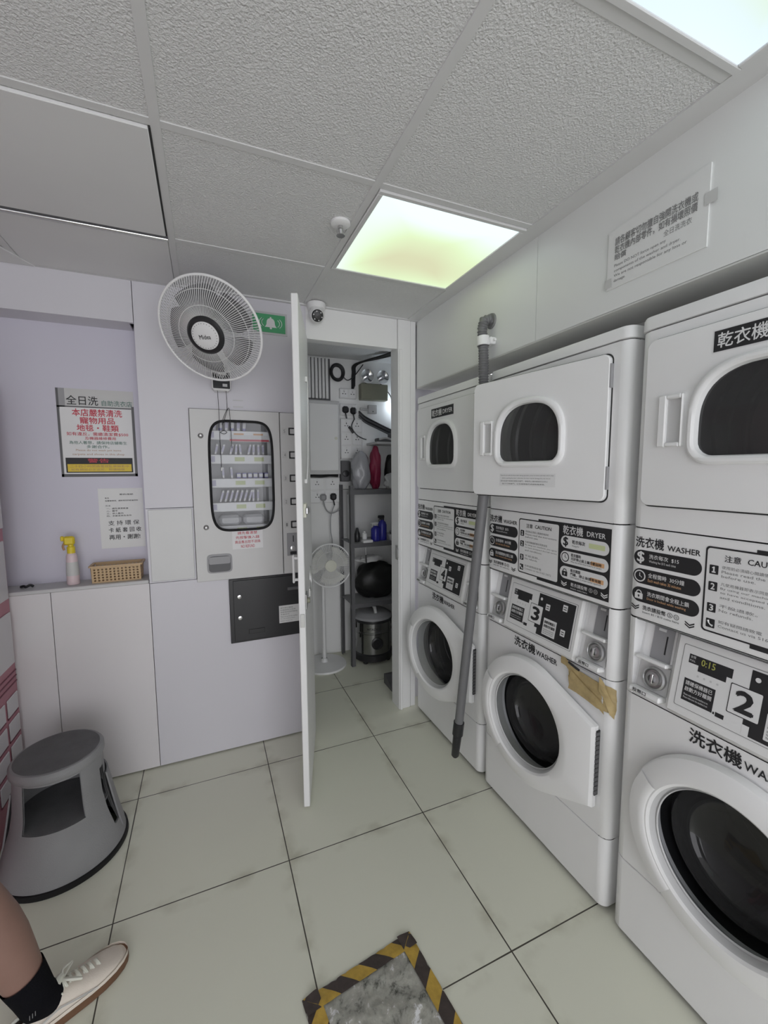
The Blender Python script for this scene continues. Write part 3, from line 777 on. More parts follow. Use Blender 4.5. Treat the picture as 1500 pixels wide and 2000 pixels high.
    for a in ((hx0, op[0], hz0, hz1), (op[1], hx1, hz0, hz1), (op[0], op[1], hz0, op[2]), (op[0], op[1], op[3], hz1)): b.fbox(FRT, a[0], a[1], a[2], a[3], .012, .027, white2, .003)
    b.fbox(FRT, op[0], op[1], op[2], op[3], .014, .0175, greyl); b.build('handle', dd)
    for z in (1.475, 1.80):
        b = MB(); b.fbox(FRT, .630, .6375, z, z+.075, -.002, .014, greyp, .001); b.build('hinge', dd)
    if dryer_label:
        b = MB(); f = Fr(FRT.p(0, 0, .0163), FRT.u, FRT.v, FRT.n)
        b.rect(f, .208, 1.829, .446, 1.886, printw, .0002); b.rect(f, .211, 1.832, .443, 1.883, black, .0006)
        b.text(f, '乾衣機', .220, 1.840, .325, 1.876, printw, .001, .014); b.text(f, 'DRYER', .336, 1.846, .432, 1.868, printw, .001, .016)
        b.build('dryer_sign', dd)
    if note:
        b = MB(); f = Fr(FRT.p(0, 0, .0163), FRT.u, FRT.v, FRT.n)
        b.rect(f, .190, 1.478, .450, 1.526, printw, .0006)
        for q, s in enumerate(('Please do not open the dryer door during operation, press the button and wait until it stops', 'before opening the door, otherwise the door may be damaged by the hot air.', '請勿在運作期間打開乾衣機門，請按停止鍵待機器完全停止', '後才打開機門，以免損壞機件或被熱風燙傷。')):
            b.text(f, s, .196+.008*(q % 2), 1.516-.011*q, .444-.012*q, 1.522-.011*q, printg, .001)
        b.build('notice_sticker', dd)
    if tape:
        b = MB()
        def strip(pts, w, lift):
            # a strip of tape wrapped over the front and round the rounded edge
            rows = []
            for (u, z) in pts:
                row = []
                for q in (-1, -.4, .3, 1):
                    uu = u+random.uniform(-.003, .003); zz = z+q*w/2+random.uniform(-.002, .002)
                    dpt = 0.
                    if uu > MW-CR:
                        k = min(PI/2, (uu-(MW-CR))/CR); uu = MW-CR+CR*math.sin(k); dpt = CR-CR*math.cos(k)
                    row.append(Vector((uu, dpt-lift-random.uniform(0, .002)-(.008 if uu < MW-CR else .002), zz)))
                rows.append(row)
            b.grid(rows, tapeb)
        b.fbox(FRT, .520, .660, .742, .838, .001, .008, greyl, .003)
        strip([(.478, .838), (.500, .833), (.515, .826), (.53, .818)], .03, .002)
        strip([(.515, .815), (.54, .80), (.58, .80), (.62, .795), (.65, .795), (.68, .79), (.70, .785)], .055, .001)
        strip([(.515, .765), (.55, .765), (.60, .762), (.64, .755), (.67, .755), (.70, .75)], .050, .002)
        strip([(.52, .800), (.56, .785), (.60, .770), (.64, .752), (.665, .735)], .03, .005)
        strip([(.645, .82), (.66, .80), (.672, .775), (.685, .75), (.70, .735)], .05, .006)
        b.tube([(.512, -.010, .838), (.53, -.011, .834), (.56, -.011, .828)], .004, blackp, 6)
        o = b.build('tape_patch', t); o['label'] = 'wrinkled brown packing tape over a broken corner lid'
    return t
machine('4', 2.342, 0, 7.2, 'stacked washer dryer numbered 4 beside the store room doorway, behind the grey wand')
machine('3', 1.620, 9.8, 3.0, 'stacked washer dryer numbered 3 with brown tape on it and dryer door ajar', dryer_label=False, note=True, tape=True)
machine('2', .898, 0, 0, 'stacked washer dryer numbered 2, nearest, cut off by the picture edge', display='0:15')

# notice on the bulkhead
t = MB(); f = Fr((1.2215, 0, 0), (0, -1, 0), (0, 0, 1), (-1, 0, 0))     # coordinates -y and z
t.prism(f, [(-1.030, 2.112), (-.735, 2.112), (-.735, 2.316), (-1.030, 2.285)], -.001, .004, paper)
k = .0046
t.text(f, '請各顧客切勿擅自強開洗衣機或', -1.005, 2.238, -.762, 2.262, printg, k, .004); t.text(f, '乾衣機內部零件，如有損壞照價', -1.005, 2.213, -.762, 2.237, printg, k, .004)
t.text(f, '賠償', -1.005, 2.194, -.965, 2.212, printg, k, .004); t.text(f, '全日洗洗衣', -.850, 2.190, -.775, 2.207, printg, k)
for q, s in enumerate(('Please DO NOT force open any', 'components of the washer and dryer.', 'We are not responsible for any loss or', 'damage.')):
    t.text(f, s, -1.005, 2.172-.015*q, -1.005+.0058*len(s), 2.183-.015*q, printg, k)
n = t.build('notice', None)
tag(n, 'white notice taped to the wall panel above the numbered machines', 'notice')
MB().rect(f, -.745, 2.215, -.715, 2.245, paperg, .006).build('tape', n); MB().rect(f, -1.035, 2.118, -1.012, 2.145, paperg, .006).build('tape', n)

# ================================================================== VACUUM HOSE AND WAND
t = thing('vacuum_hose', 'grey ribbed hose clipped to the wall, ending in a long wand with black tip', 'hose', (1.15, 1.62, .07))
P = [(1.235, 1.632, 2.205), (1.205, 1.632, 2.215), (1.180, 1.634, 2.205), (1.172, 1.634, 2.165), (1.175, 1.628, 2.11), (1.170, 1.618, 2.05), (1.165, 1.608, 1.98), (1.160, 1.600, 1.90), (1.157, 1.59, 1.75), (1.153, 1.575, 1.60), (1.150, 1.565, 1.47)]
pp = []; rs = []
for a, b_ in zip(P[:-1], P[1:]):
    a, b_ = V3(a), V3(b_); n = max(2, int((b_-a).length/.0058))
    for i in range(n): pp.append(a.lerp(b_, i/n))
for i in range(len(pp)): rs.append(.0230 if i % 2 else .0185)
MB().tube(pp, rs, hoseg, 16).build('hose', t, sharp=60)
b = MB(); b.cyl((1.222, 1.633, 2.21), (1.214, 1.633, 2.21), .034, .032, printg, 24); b.build('wall_inlet', t)
b = MB(); b.cyl((1.1745, 1.6295, 2.135), (1.1735, 1.626, 2.095), .027, .027, white2, 24, False); b.cyl((1.1745, 1.6295, 2.135), (1.1735, 1.626, 2.095), .0235, .0235, white2, 24, False)
b.box(1.190, 1.221, 1.595, 1.655, 2.100, 2.130, white2, .003); b.cyl((1.205, 1.590, 2.115), (1.205, 1.580, 2.115), .006, .006, white2, 10); b.build('clip', t)
b = MB(); p0, p1 = V3((1.150, 1.565, 1.48)), V3((1.128, 1.716, .265)); b.cyl(p0, p1, .0235, .0215, hoseg, 22)
b.build('wand', t)
b = MB(); p2 = V3((1.122, 1.740, .075)); d = (p2-p1).normalized()
b.tube([p1-d*.01, p1+d*.06, p1+d*.065, p1+d*.12, p2-d*.01, p2], [.027, .027, .022, .021, .019, .012], blackp, 20); b.build('nozzle', t)

# ================================================================== STORE ROOM DOOR
def door():
    hx, hy = .545, YB-.014
    nx, ny = .378, 1.785
    d = Vector((nx-hx, ny-hy, 0)); Lg = d.length; d.normalize(); n = Vector((-d.y, d.x, 0))     # n: the face towards the machines
    F = Fr((hx, hy, 0), d, (0, 0, 1), n)
    b = MB(); b.fbox(F, 0, Lg, .012, 2.262, -.028, .0, doorw, .003); o = b.build('door_1'); struct(o)
    b = MB(); b.fbox(F, Lg-.11, Lg-.085, 1.035, 1.165, -.060, -.050, white2, .004)
    for z in (1.045, 1.145): b.fbox(F, Lg-.105, Lg-.09, z, z+.01, -.052, -.027, white2)
    b.build('handle', o)
    b = MB(); b.fbox(F, Lg-.10, Lg-.03, 1.34, 1.40, 0, .012, ivory, .002); b.fbox(F, Lg-.09, Lg-.02, 1.355, 1.385, .010, .022, steel, .003); b.build('bolt', o)
    b = MB(); b.fbox(F, Lg-.085, Lg-.025, .93, 1.0, 0, .006, steel, .002); b.cyl(F.p(Lg-.055, .965, .004), F.p(Lg-.055, .965, .018), .013, .012, olive, 18)
    b.build('lock', o)
    b = MB(); b.tube([F.p(Lg-.055+.030*math.cos(q/20*2*PI), 1.065+.055*math.sin(q/20*2*PI), .022) for q in range(20)], .0018, steel, 6, closed=True)
    b.fbox(F, Lg-.065, Lg-.045, .985, 1.02, .016, .020, chrome, .001); b.build('key_ring', o)
    b = MB(); b.tube([F.p(Lg-.33, 1.98, .012), F.p(Lg-.28, 1.80, .014), F.p(Lg-.20, 1.60, .014), F.p(Lg-.16, 1.50, .010)], .0022, printw, 8); b.fbox(F, Lg-.345, Lg-.315, 1.975, 2.0, 0, .012, white2, .003); b.fbox(F, Lg-.175, Lg-.15, 1.485, 1.505, 0, .012, white2, .003); b.build('stay_cord', o)
    b = MB(); b.fbox(F, Lg-.004, Lg+.003, .86, .92, -.022, -.004, steel, .001); b.build('latch_plate', o)
door()

# ================================================================== BACK WALL FITTINGS
# --- detergent vending machine
fw = wallframe(YB-.010)
t = thing('detergent_vending_machine', 'grey metal wall vending machine selling detergent packets behind a black edged window', 'vending machine', ((VX0+VX1)/2, YB, VZ0))
winc = (.182, 1.517); WIN = superell(winc[0], winc[1], .157, .284, 5.5, 96)
vgrey = mat('vending_grey', (.62, .62, .61), .4, var=.03)
vpink = mat('vending_side', (.42, .42, .42), .4)
o_ = [(VX0, VZ0), (.380, VZ0), (.380, VZ1), (VX0, VZ1)]
A = angles(96, o_, winc); oo = star(o_, winc, A); ii = star(WIN, winc, A)
b = MB(); b.loft([[fw.p(x, z, -.012) for x, z in oo], [fw.p(x, z, .012) for x, z in oo], [fw.p(x, z, .014) for x, z in [(winc[0]+(x-winc[0])*.992, winc[1]+(z-winc[1])*.996) for x, z in oo]], [fw.p(x, z, .014) for x, z in ii], [fw.p(x, z, -.03) for x, z in ii]], vgrey)
dr = b.build('front_door', t, sharp=12)
b = MB(); b.tube([fw.p(x, z, .015) for x, z in WIN], .0065, rubber, 8, closed=True)
b.build('window_gasket', dr)
b = MB(); b.poly(fw, WIN, .006, gl_clear); b.build('window_glass', dr)
b = MB()
for x, z in ((-.012, 1.722), (-.006, 1.255)): b.lathe(Fr(fw.p(x, z, .014), fw.u, fw.v, fw.n), [(.013, 0), (.013, .004), (.010, .006), (.006, .003), (0, .003)], steel, 20)
b.build('lock', dr)
b = MB(); b.prism(fw, superell(.052, 1.062, .062, .050, 6, 40), .0142, .018, greyp); b.prism(fw, superell(.052, 1.060, .054, .042, 6, 40), .018, .0185, greyd); b.prism(fw, rr(.0, 1.060, .104, 1.098, .008), .0186, .021, greyp)
b.build('delivery_flap', dr)
b = MB(); b.rect(fw, .118, 1.130, .275, 1.232, printw, .0146)
for q, (s, wd) in enumerate((('請先看清楚', .10), ('先按掣後入錢', .12), ('貨品售出恕不退換', .13), ('NO REFUND', .07))): b.text(fw, s, .196-wd/2, 1.208-.024*q, .196+wd/2, 1.224-.024*q, red, .0150, .006)
st = b.build('red_lettered_sticker', dr); st['label'] = 'small white sticker with red lettering'
b = MB(); b.fbox(fw, .384, VX1, VZ0, VZ1, -.012, .013, vgrey, .003); cc = b.build('control_column', t)
for i, z in enumerate((1.757, 1.630, 1.503, 1.375, 1.247)):
    b = MB(); b.fbox(fw, .428, .468, z-.020, z+.020, .012, .017, blackp, .002); b.fbox(fw, .435, .461, z-.013, z+.013, .016, .0205, greyl, .003); b.build('select_button', cc)
    b = MB(); b.rect(fw, .392, z-.018, .419, z+.018, paperg, .0136); b.text(fw, str(5-i), .402, z-.009, .410, z+.009, printg, .014, .01); b.build('price_tag', cc)
b = MB(); b.fbox(fw, .404, .468, 1.072, 1.200, .012, .0155, greyp, .002); b.fbox(fw, .436, .441, 1.150, 1.185, .0152, .0175, blackp); b.lathe(Fr(fw.p(.436, 1.115, .015), fw.u, fw.v, fw.n), [(.014, 0), (.014, .006), (.006, .008), (0, .008)], chrome, 20); b.fbox(fw, .420, .455, 1.078, 1.096, .015, .019, blackp, .002); b.build('coin_mechanism', cc)
b = MB(); X0, X1 = VX0+.012, .392
b.box(X0, X1, 2.58, 2.59, VZ0+.01, VZ1-.01, whitep); b.box(X0-.004, X0, 2.372, 2.59, VZ0+.01, VZ1-.01, whitep); b.box(X1, X1+.004, 2.372, 2.59, VZ0+.01, VZ1-.01, whitep); b.box(X0, X1, 2.372, 2.59, VZ1-.012, VZ1-.008, whitep); b.box(X0, X1, 2.372, 2.59, VZ0+.008, VZ0+.012, whitep)
b.build('inner_case', t)
shelves = [1.752, 1.626, 1.500, 1.372, 1.246]
for i, z in enumerate(shelves):
    b = MB(); b.box(X0, X1, 2.41, 2.58, z-.003, z, whitep); b.box(X0, X1, 2.400, 2.410, z-.044, z+.004, white2, .002)
    b.box(X0, X0+.10, 2.3985, 2.4, z-.034, z-.004, purple)
    for q in range(2): b.box(.15+.10*q, .20+.10*q, 2.3985, 2.4, z-.030, z-.008, lime if i != 0 else orange)
    b.build('shelf', t)
strip = MB(); strip.box(.128, .330, 2.397, 2.3985, 1.700, 1.735, printw); strip.box(.128, .330, 2.3965, 2.397, 1.702, 1.712, red); strip.build('shelf_strip', t)
def packet(x, z, wd, dp, h, lean, m, label, group):
    b = MB(); F_ = Fr((x, 2.425, z), (math.cos(lean), 0, -math.sin(lean)), (0, 1, 0), (math.sin(lean), 0, math.cos(lean)))
    z_ = abs(math.sin(lean))*wd*.5+.0005
    b.fbox(F_, -wd/2, wd/2, 0, dp, z_, z_+h, m, .0025); b.fbox(F_, -wd/2+.001, wd/2-.001, -.0008, .0, z_+h*.25, z_+h*.8, printw if m is bluepk else purple)
    tag(b.build('detergent_packet'), label, 'packet', group)
for i in range(6): packet(.055+.030*i, 1.756, .017, .10, .060, .05, bluepk if i % 2 else whitepk, 'slim detergent packet on the top shelf of the vending machine', 'packets on the top vending shelf')
for i, x in enumerate((.055, .085, .130, .158, .185, .222, .250, .277, .302)): packet(x, 1.630, .012, .10, .058, (.22, .3, .25, .1, -.1, .25, .05, 0, -.03)[i], whitepk, 'thin white detergent packet on the second shelf of the vending machine', 'white packets on the second vending shelf')
for i, x in enumerate((.092, .135)): packet(x, 1.504, .012, .10, .062, -.05, whitepk, 'thin white packet standing among blue ones on the middle vending shelf', 'white packets on the middle vending shelf')
for i in range(6): packet(.170+.029*i, 1.504, .021, .10, .030, 0, bluepk, 'short blue packet on the middle shelf of the vending machine', 'blue packets on the middle vending shelf')
for i in range(9): packet(.070+.0245*i, 1.376, .011, .10, .066, .28 if i < 7 else .02, whitepk, 'leaning white packet on the fourth shelf of the vending machine', 'leaning packets on the fourth vending shelf')
clp = mat('clear_pack', (.55, .55, .56), .15, bump=.4, bs=40)
for i in range(2):
    b = MB(); x0 = .060+.125*i; b.box(x0, x0+.115, 2.425, 2.53, 1.2505, 1.305, clp, .016); b.box(x0+.02, x0+.095, 2.424, 2.425, 1.262, 1.29, greyl)
    tag(b.build('detergent_pouch'), 'clear plastic pouch lying on the bottom shelf of the vending machine', 'pouch', 'clear pouches on the bottom vending shelf')

# --- black steel cash box
t = thing('cash_box', 'black steel lock box on the wall under the vending machine', 'box', (.286, YB, .612))
fb = wallframe(YB-.002)
b = MB(); b.fbox(fb, .092, .498, .612, .966, 0, .010, blackp, .002); b.build('box_body', t)
b = MB(); b.fbox(fb, .112, .490, .622, .958, .0095, .014, mat('black_steel', (.022, .022, .024), .4), .002); b.fbox(fb, .400, .470, .874, .892, .0138, .018, greyd, .003); b.fbox(fb, .185, .270, .655, .680, .0138, .017, blackp, .003); d_ = b.build('box_door', t)
for z in (.868, .751):
    b = MB(); b.lathe(Fr(fb.p(.143, z, .0138), fb.u, fb.v, fb.n), [(.010, 0), (.010, .004), (.004, .005), (.003, .002), (0, .002)], chrome, 18); b.build('lock', d_)
b = MB(); b.rect(fb, .350, .690, .464, .790, paper, .0146)
for q, (tx, wd) in enumerate((('請勿敲打機器', .07), ('如機器發生故障', .085), ('請致電與我們聯絡', .095), ('多謝合作', .05), ('Please do not hit the machine', .095), ('For any machine failure', .08), ('please contact us', .065))): b.text(fb, tx, .357, .772-.0125*q, .357+wd, .780-.0125*q, printg, .015)
s = b.build('paper_label', d_); s['label'] = 'white paper label'
# --- flush hatch
b = MB(); fh = wallframe(YB); b.fbox(fh, XN+.012, VX0-.010, .992, 1.355, .0005, .006, mat('hatch_white', (.66, .665, .66), .4), .002)
tag(b.build('access_hatch'), 'square white access hatch in the wall between counter niche and vending machine', 'hatch')
b = MB(); b.fbox(wallframe(YB), .150, .200, 1.908, 1.913, 0, .003, greyl); b.fbox(wallframe(YB), .150, .200, 1.875, 1.880, 0, .003, greyl); b.fbox(wallframe(YB), .150, .2, 1.876, 1.912, 0, .0012, lam)
tag(b.build('cable_plate'), 'small blank plate with two ribs on the wall above the vending machine', 'plate')

# --- green alarm sign
b = MB(); fs = wallframe(YB-.0005)
b.fbox(fs, .255, .440, 2.262, 2.375, 0, .004, clp); b.fbox(fs, .262, .430, 2.272, 2.364, .004, .006, green, .001); k = .0066
b.poly(fs, [(.322, 2.298), (.386, 2.298), (.380, 2.304), (.376, 2.312), (.374, 2.330), (.368, 2.340), (.358, 2.344), (.358, 2.350), (.350, 2.350), (.350, 2.344), (.340, 2.340), (.334, 2.330), (.332, 2.312), (.328, 2.304)], k, printw); b.disc(fs, .354, 2.294, .006, printw, k, 14)
for sgn in (-1, 1):
    for r in (.046, .058):
        pts = [(.354+sgn*(r*math.cos(a)), 2.320+r*.62*math.sin(a)) for a in [math.radians(-38+19*q) for q in range(5)]]
        b.tube([fs.p(a, z, k) for a, z in pts], .0016, printw, 6)
tag(b.build('alarm_sign'), 'green alarm sign with a white bell, partly behind the wall fan', 'sign')

# --- dome camera
t = thing('security_camera', 'white dome security camera under the ceiling above the doorway', 'camera', (.590, 2.30, ZC-.09))
UPD = Fr((.590, 2.315, ZC), (1, 0, 0), (0, -1, 0), (0, 0, -1))
MB().lathe(UPD, [(0, 0), (.048, 0), (.050, .010), (.046, .028), (.030, .034), (0, .036)], white2, 32).build('mount', t)
c0 = V3((.588, 2.305, ZC-.062)); ax = (V3((.45, .9, 1.75))-c0).normalized(); u = ax.orthogonal().normalized()
BF = Fr(c0, u, ax.cross(u), ax)
MB().lathe(BF, [(0, -.042)]+[(.042*math.sin(a), -.042*math.cos(a)) for a in [PI*q/12 for q in range(2, 9)]]+[(.034, .030), (.030, .034)], white2, 32).build('ball', t)
b = MB(); b.lathe(BF, [(.031, .033), (.026, .040), (.016, .042), (.0155, .046), (0, .047)], blackp, 28)
for q in range(6): b.disc(BF, .0225*math.cos(q*PI/3), .0225*math.sin(q*PI/3), .0035, greyl, .0445, 10)
b.build('lens', t)

# --- posters
fp = wallframe(2.5045)
b = MB()
b.fbox(fp, -.640, -.318, 1.520, 1.945, 0, .001, paperg)
b.rect(fp, -.640, 1.520, -.630, 1.945, greyd, .0014); b.rect(fp, -.630, 1.845, -.605, 1.945, greyp, .0014); b.rect(fp, -.3295, 1.520, -.318, 1.87, greyd, .0014); b.rect(fp, -.640, 1.520, -.318, 1.534, greyd, .0014); b.rect(fp, -.640, 1.855, -.33, 1.862, greyd, .0014)
b.rect(fp, -.628, 1.534, -.3305, 1.856, printw, .0016)
b.text(fp, '全日洗', -.600, 1.868, -.470, 1.912, black, .0018, .008); b.text(fp, '自助洗衣店', -.455, 1.868, -.325, 1.895, sgreen, .0018, .008)
k = .002
b.text(fp, '本店嚴禁清洗', -.580, 1.815, -.372, 1.850, red, k, .02); b.text(fp, '寵物用品', -.550, 1.779, -.405, 1.811, red, k, .02); b.text(fp, '地毯・鞋類', -.565, 1.743, -.390, 1.775, red, k, .02)
b.text(fp, '如有違反，需繳清潔費$500', -.608, 1.720, -.350, 1.738, red, k, .01); b.text(fp, '及機器維修費用', -.535, 1.701, -.405, 1.716, red, k, .01)
b.text(fp, '為他人著想，請保持店舖衛生', -.600, 1.679, -.358, 1.695, sgreen, k, .01); b.text(fp, '多謝合作。', -.530, 1.660, -.435, 1.675, sgreen, k, .01)
b.text(fp, 'Please do not wash pet items', -.575, 1.643, -.385, 1.655, brown, k); b.text(fp, 'carpets and shoes in this shop', -.590, 1.623, -.372, 1.636, brown, k)
b.rect(fp, -.620, 1.584, -.338, 1.613, black, k); b.text(fp, '警告', -.530, 1.589, -.440, 1.609, red, k+.0004, .01)
b.rect(fp, -.620, 1.540, -.338, 1.584, black, k); b.rect(fp, -.614, 1.545, -.344, 1.582, yprint, k+.0003)
b.text(fp, '二十四小時閉路電視監察錄影中', -.605, 1.565, -.355, 1.578, brown, k+.0006); b.text(fp, '如有損毀必定追究，照價賠償', -.600, 1.549, -.375, 1.561, brown, k+.0006)
tag(b.build('poster'), 'poster with red Chinese warning text and a yellow strip at its foot', 'poster')
b = MB(); b.fbox(fp, -.498, -.302, 1.155, 1.460, 0, .001, paper); k = .0016
b.text(fp, '節約用紙', -.405, 1.425, -.345, 1.433, black, k, .01); b.text(fp, '各位', -.470, 1.408, -.452, 1.415, black, k, .01); b.text(fp, '為響應環保，請將用完的紙盒回收', -.470, 1.394, -.325, 1.401, black, k, .006)
b.text(fp, '方法', -.470, 1.369, -.448, 1.376, black, k, .006)
for q, s in enumerate(('一、請先清潔紙盒', '二、壓平', '三、放入籃內', '四、多謝支持及合作')): b.text(fp, s, -.466, 1.354-.0125*q, -.466+.012*len(s), 1.362-.0125*q, black, k, .006)
b.text(fp, '支 持 環 保', -.462, 1.272, -.325, 1.296, black, k, .004); b.text(fp, '卡 紙 套 回 收', -.462, 1.236, -.318, 1.260, black, k, .014); b.text(fp, '再用・謝謝!', -.462, 1.198, -.325, 1.224, black, k, .014)
tag(b.build('notice'), 'white paper notice with black text above the tan basket', 'notice')

# --- counter things
t = thing('spray_bottle', 'pale pink spray bottle with yellow trigger standing on the counter ledge', 'bottle', (-.607, 2.425, 1.004))
ZB = Fr((-.607, 2.425, 1.0045), (1, 0, 0), (0, 1, 0), (0, 0, 1))
b = MB(); b.lathe(ZB, [(0, 0), (.023, 0), (.026, .004), (.026, .05), (.025, .055), (.0225, .135), (.019, .148), (.013, .156), (.012, .17)], pinkbt, 28, cap1=True); b.lathe(ZB, [(.0268, .045), (.0240, .110)], paperg, 28); b.build('body', t)
b = MB(); b.lathe(ZB, [(.0165, .152), (.0165, .182), (.012, .185), (.012, .195)], yellow, 20); b.box(-.634, -.590, 2.414, 2.436, 1.196, 1.238, yellow, .007); b.box(-.646, -.632, 2.418, 2.432, 1.216, 1.240, yellow, .004); b.build('spray_head', t)
b = MB(); b.tube([(-.632, 2.425, 1.206), (-.638, 2.425, 1.19), (-.634, 2.425, 1.172)], .005, brown, 8); b.build('trigger', t)

t = thing('basket', 'tan perforated plastic basket on the counter ledge under the notice', 'basket', (-.415, 2.43, 1.004))
def perforated(b, fr, a0, a1, z0, z1, na, nz, rim, m):
    ca = (a1-a0-2*rim)/na; cz = (z1-z0-2*rim)/nz
    for i in range(na):
        for j_ in range(nz):
            cx, cz_ = a0+rim+ca*(i+.5), z0+rim+cz*(j_+.5)
            sq = [(cx-ca/2, cz_-cz/2), (cx+ca/2, cz_-cz/2), (cx+ca/2, cz_+cz/2), (cx-ca/2, cz_+cz/2)]
            A_ = angles(8, sq, (cx, cz_)); r = .36*min(ca, cz)
            o2 = star(sq, (cx, cz_), A_); i2 = [(cx+r*math.cos(q), cz_+r*math.sin(q)) for q in A_]
            b.loft([[fr.p(x, z, 0) for x, z in o2], [fr.p(x, z, 0) for x, z in i2], [fr.p(x, z, -.003) for x, z in i2]], m)
    for q in ((a0, a1, z0, z0+rim), (a0, a1, z1-rim, z1), (a0, a0+rim, z0+rim, z1-rim), (a1-rim, a1, z0+rim, z1-rim)): b.rect(fr, q[0], q[2], q[1], q[3], m, 0)
BX0, BX1, BY0, BY1 = -.532, -.312, 2.388, 2.490
b = MB(); tf = math.tan(.10)
ffr = Fr((0, BY0+.008, 1.0045), (1, 0, 0), (0, -math.sin(.09), math.cos(.09)), (0, -1, 0)); perforated(b, ffr, BX0+.006, BX1-.006, 0, .078, 12, 5, .005, tan)
ffr = Fr((0, BY1-.008, 1.0045), (1, 0, 0), (0, math.sin(.09), math.cos(.09)), (0, -1, 0)); perforated(b, ffr, BX0+.006, BX1-.006, 0, .078, 12, 5, .005, tan)
for x, sg in ((BX0+.006, -1), (BX1-.006, 1)):
    ffr = Fr((x, 0, 1.0045), (0, 1, 0), (sg*.05, 0, 1), (sg, 0, 0)); perforated(b, ffr, BY0+.008, BY1-.008, 0, .078, 6, 6, .005, tan)
b.box(BX0+.006, BX1-.006, BY0+.008, BY1-.008, 1.0045, 1.0075, tan); b.build('body', t)
rim = [(BX0-.002, BY0-.002), (BX1+.002, BY0-.002), (BX1+.002, BY1+.002), (BX0-.002, BY1+.002)]
b = MB(); RF = Fr((0, 0, 1.083), (1, 0, 0), (0, 1, 0), (0, 0, 1)); ro = rr(BX0-.005, BY0-.005, BX1+.005, BY1+.005, .012); ri = rr(BX0+.006, BY0+.006, BX1-.006, BY1-.006, .008)
b.loft([[RF.p(x, y, z) for x, y in L_] for L_, z in ((ri, 0), (ro, 0), (ro, .007), (ri, .007), (ri, 0))], tan); b.build('rim', t)
b = MB(); b.tube([(-.815, 2.44, 1.010), (-.80, 2.43, 1.014), (-.79, 2.42, 1.012), (-.775, 2.425, 1.018), (-.765, 2.43, 1.010)], .006, blackp, 8)
tag(b.build('black_clip'), 'small black clip lying on the counter ledge beside the pink cabinet', 'clip')

# --- wall fan
t = thing('wall_fan', 'large white wall fan with wire guard and black hub ring', 'fan', (.095, YB, 1.945))
cam0 = V3((0, 0, 1.5405))
yaw, pitch = .39935, .0972
fwd = V3((math.sin(yaw)*math.cos(pitch), math.cos(yaw)*math.cos(pitch), -math.sin(pitch)))
FC = V3((.0508, 2.0228, 2.1433))            # guard centre
FN = V3((-.3767, -.7379, -.5601)).normalized()      # the fan blows down and to the side
uu = V3((0, 0, 1)); uu = (uu-FN*uu.dot(FN)).normalized(); rr_ = uu.cross(FN)
GF = Fr(FC, rr_, uu, FN)
RG = .2173
b = MB()
b.tube([GF.p(RG*math.cos(a), RG*math.sin(a), 0) for a in [2*PI*i/72 for i in range(72)]], .0055, white2, 8, closed=True)
NW = 110
wirem = mat('guard_wire', (.66, .66, .66), .4)
def dome(r, depth): return depth*(1-(r/RG)**2.6)
for side, depth, nw, r0 in ((1, .060, 120, .058), (-1, .085, 100, .05)):
    for i in range(nw):
        a = 2*PI*i/nw; pts = []
        for q in range(7):
            r = r0+(RG-r0)*q/6; tw = a+(.10*(1-q/6) if side == 1 else 0)
            pts.append(GF.p(r*math.cos(tw), r*math.sin(tw), side*dome(r, depth)))
        b.tube(pts, .0015, wirem, 4, cap=False)
    for r in (.115, .172): b.tube([GF.p(r*math.cos(a), r*math.sin(a), side*dome(r, depth)) for a in [2*PI*i/60 for i in range(60)]], .0014, wirem, 5, closed=True)
g = b.build('guard', t)
b = MB(); b.lathe(GF, [(.076, .050), (.078, .058), (.070, .066), (.058, .067), (.056, .062)], blackp, 40); b.build('hub_ring', g)
b = MB(); b.lathe(GF, [(.058, .060), (.057, .066), (.050, .069), (.02, .071), (0, .0715)], printw, 40)
TF = Fr(GF.p(0, 0, .0718), GF.u, GF.v, GF.n)
b.text(TF, 'Midea', -.024, -.012, .024, .006, black, 0, .01); b.ring(TF, circ(-.016, -.002, .012, 20)[2:16], circ(-.016, -.002, .0108, 20)[2:16], black, 0) if False else None
for i in range(28): b.disc(TF, .050*math.cos(2*PI*i/28), .050*math.sin(2*PI*i/28), .0016, black, -.0018, 6)
b.build('hub_badge', g)
bladem = mat('blade_grey', (.15, .15, .155), .45)
for i in range(5):
    a0 = 2*PI*i/5+.3; rows = []
    for q in range(8):
        r = .045+(.180-.045)*q/7; wd = .42+.28*math.sin(PI*min(1, q/7*.8+.1)); row = []
        for k_ in range(6):
            s_ = k_/5-.5; aa = a0+s_*wd*1.75+.25*q/7
            row.append(GF.p(r*math.cos(aa), r*math.sin(aa), -.012+s_*.055*(1-.4*q/7)))
        rows.append(row)
    b = MB(); b.grid(rows, bladem); b.build('blade', t)
b = MB(); b.lathe(GF, [(0, .030), (.042, .028), (.046, .0), (.046, -.02)], bladem, 28); b.build('blade_hub', t)
b = MB(); b.lathe(GF, [(.0, -.075), (.052, -.078), (.060, -.09), (.062, -.15), (.045, -.18), (.0, -.185)], white2, 32); b.build('motor', t)
mt = GF.p(0, 0, -.15)
b = MB(); b.tube([mt, (mt.x, mt.y+.03, mt.z-.05), (.105, 2.27, 2.10), (.095, 2.305, 2.03)], [.030, .028, .028, .03], white2, 16); b.build('neck', t)
fb = wallframe(YB)
b = MB(); b.fbox(fb, .050, .140, 1.945, 2.085, 0, .075, white2, .012); b.fbox(fb, .056, .134, 1.953, 2.030, .074, .078, blackp, .010); b.lathe(Fr(fb.p(.095, 2.024, .077), fb.u, fb.v, fb.n), [(.020, 0), (.020, .006), (.015, .009), (.012, .006), (0, .006)], greyp, 24)
b.fbox(fb, .100, .122, 1.962, 1.976, .0778, .0792, greyl, .002); b.build('control_box', t)
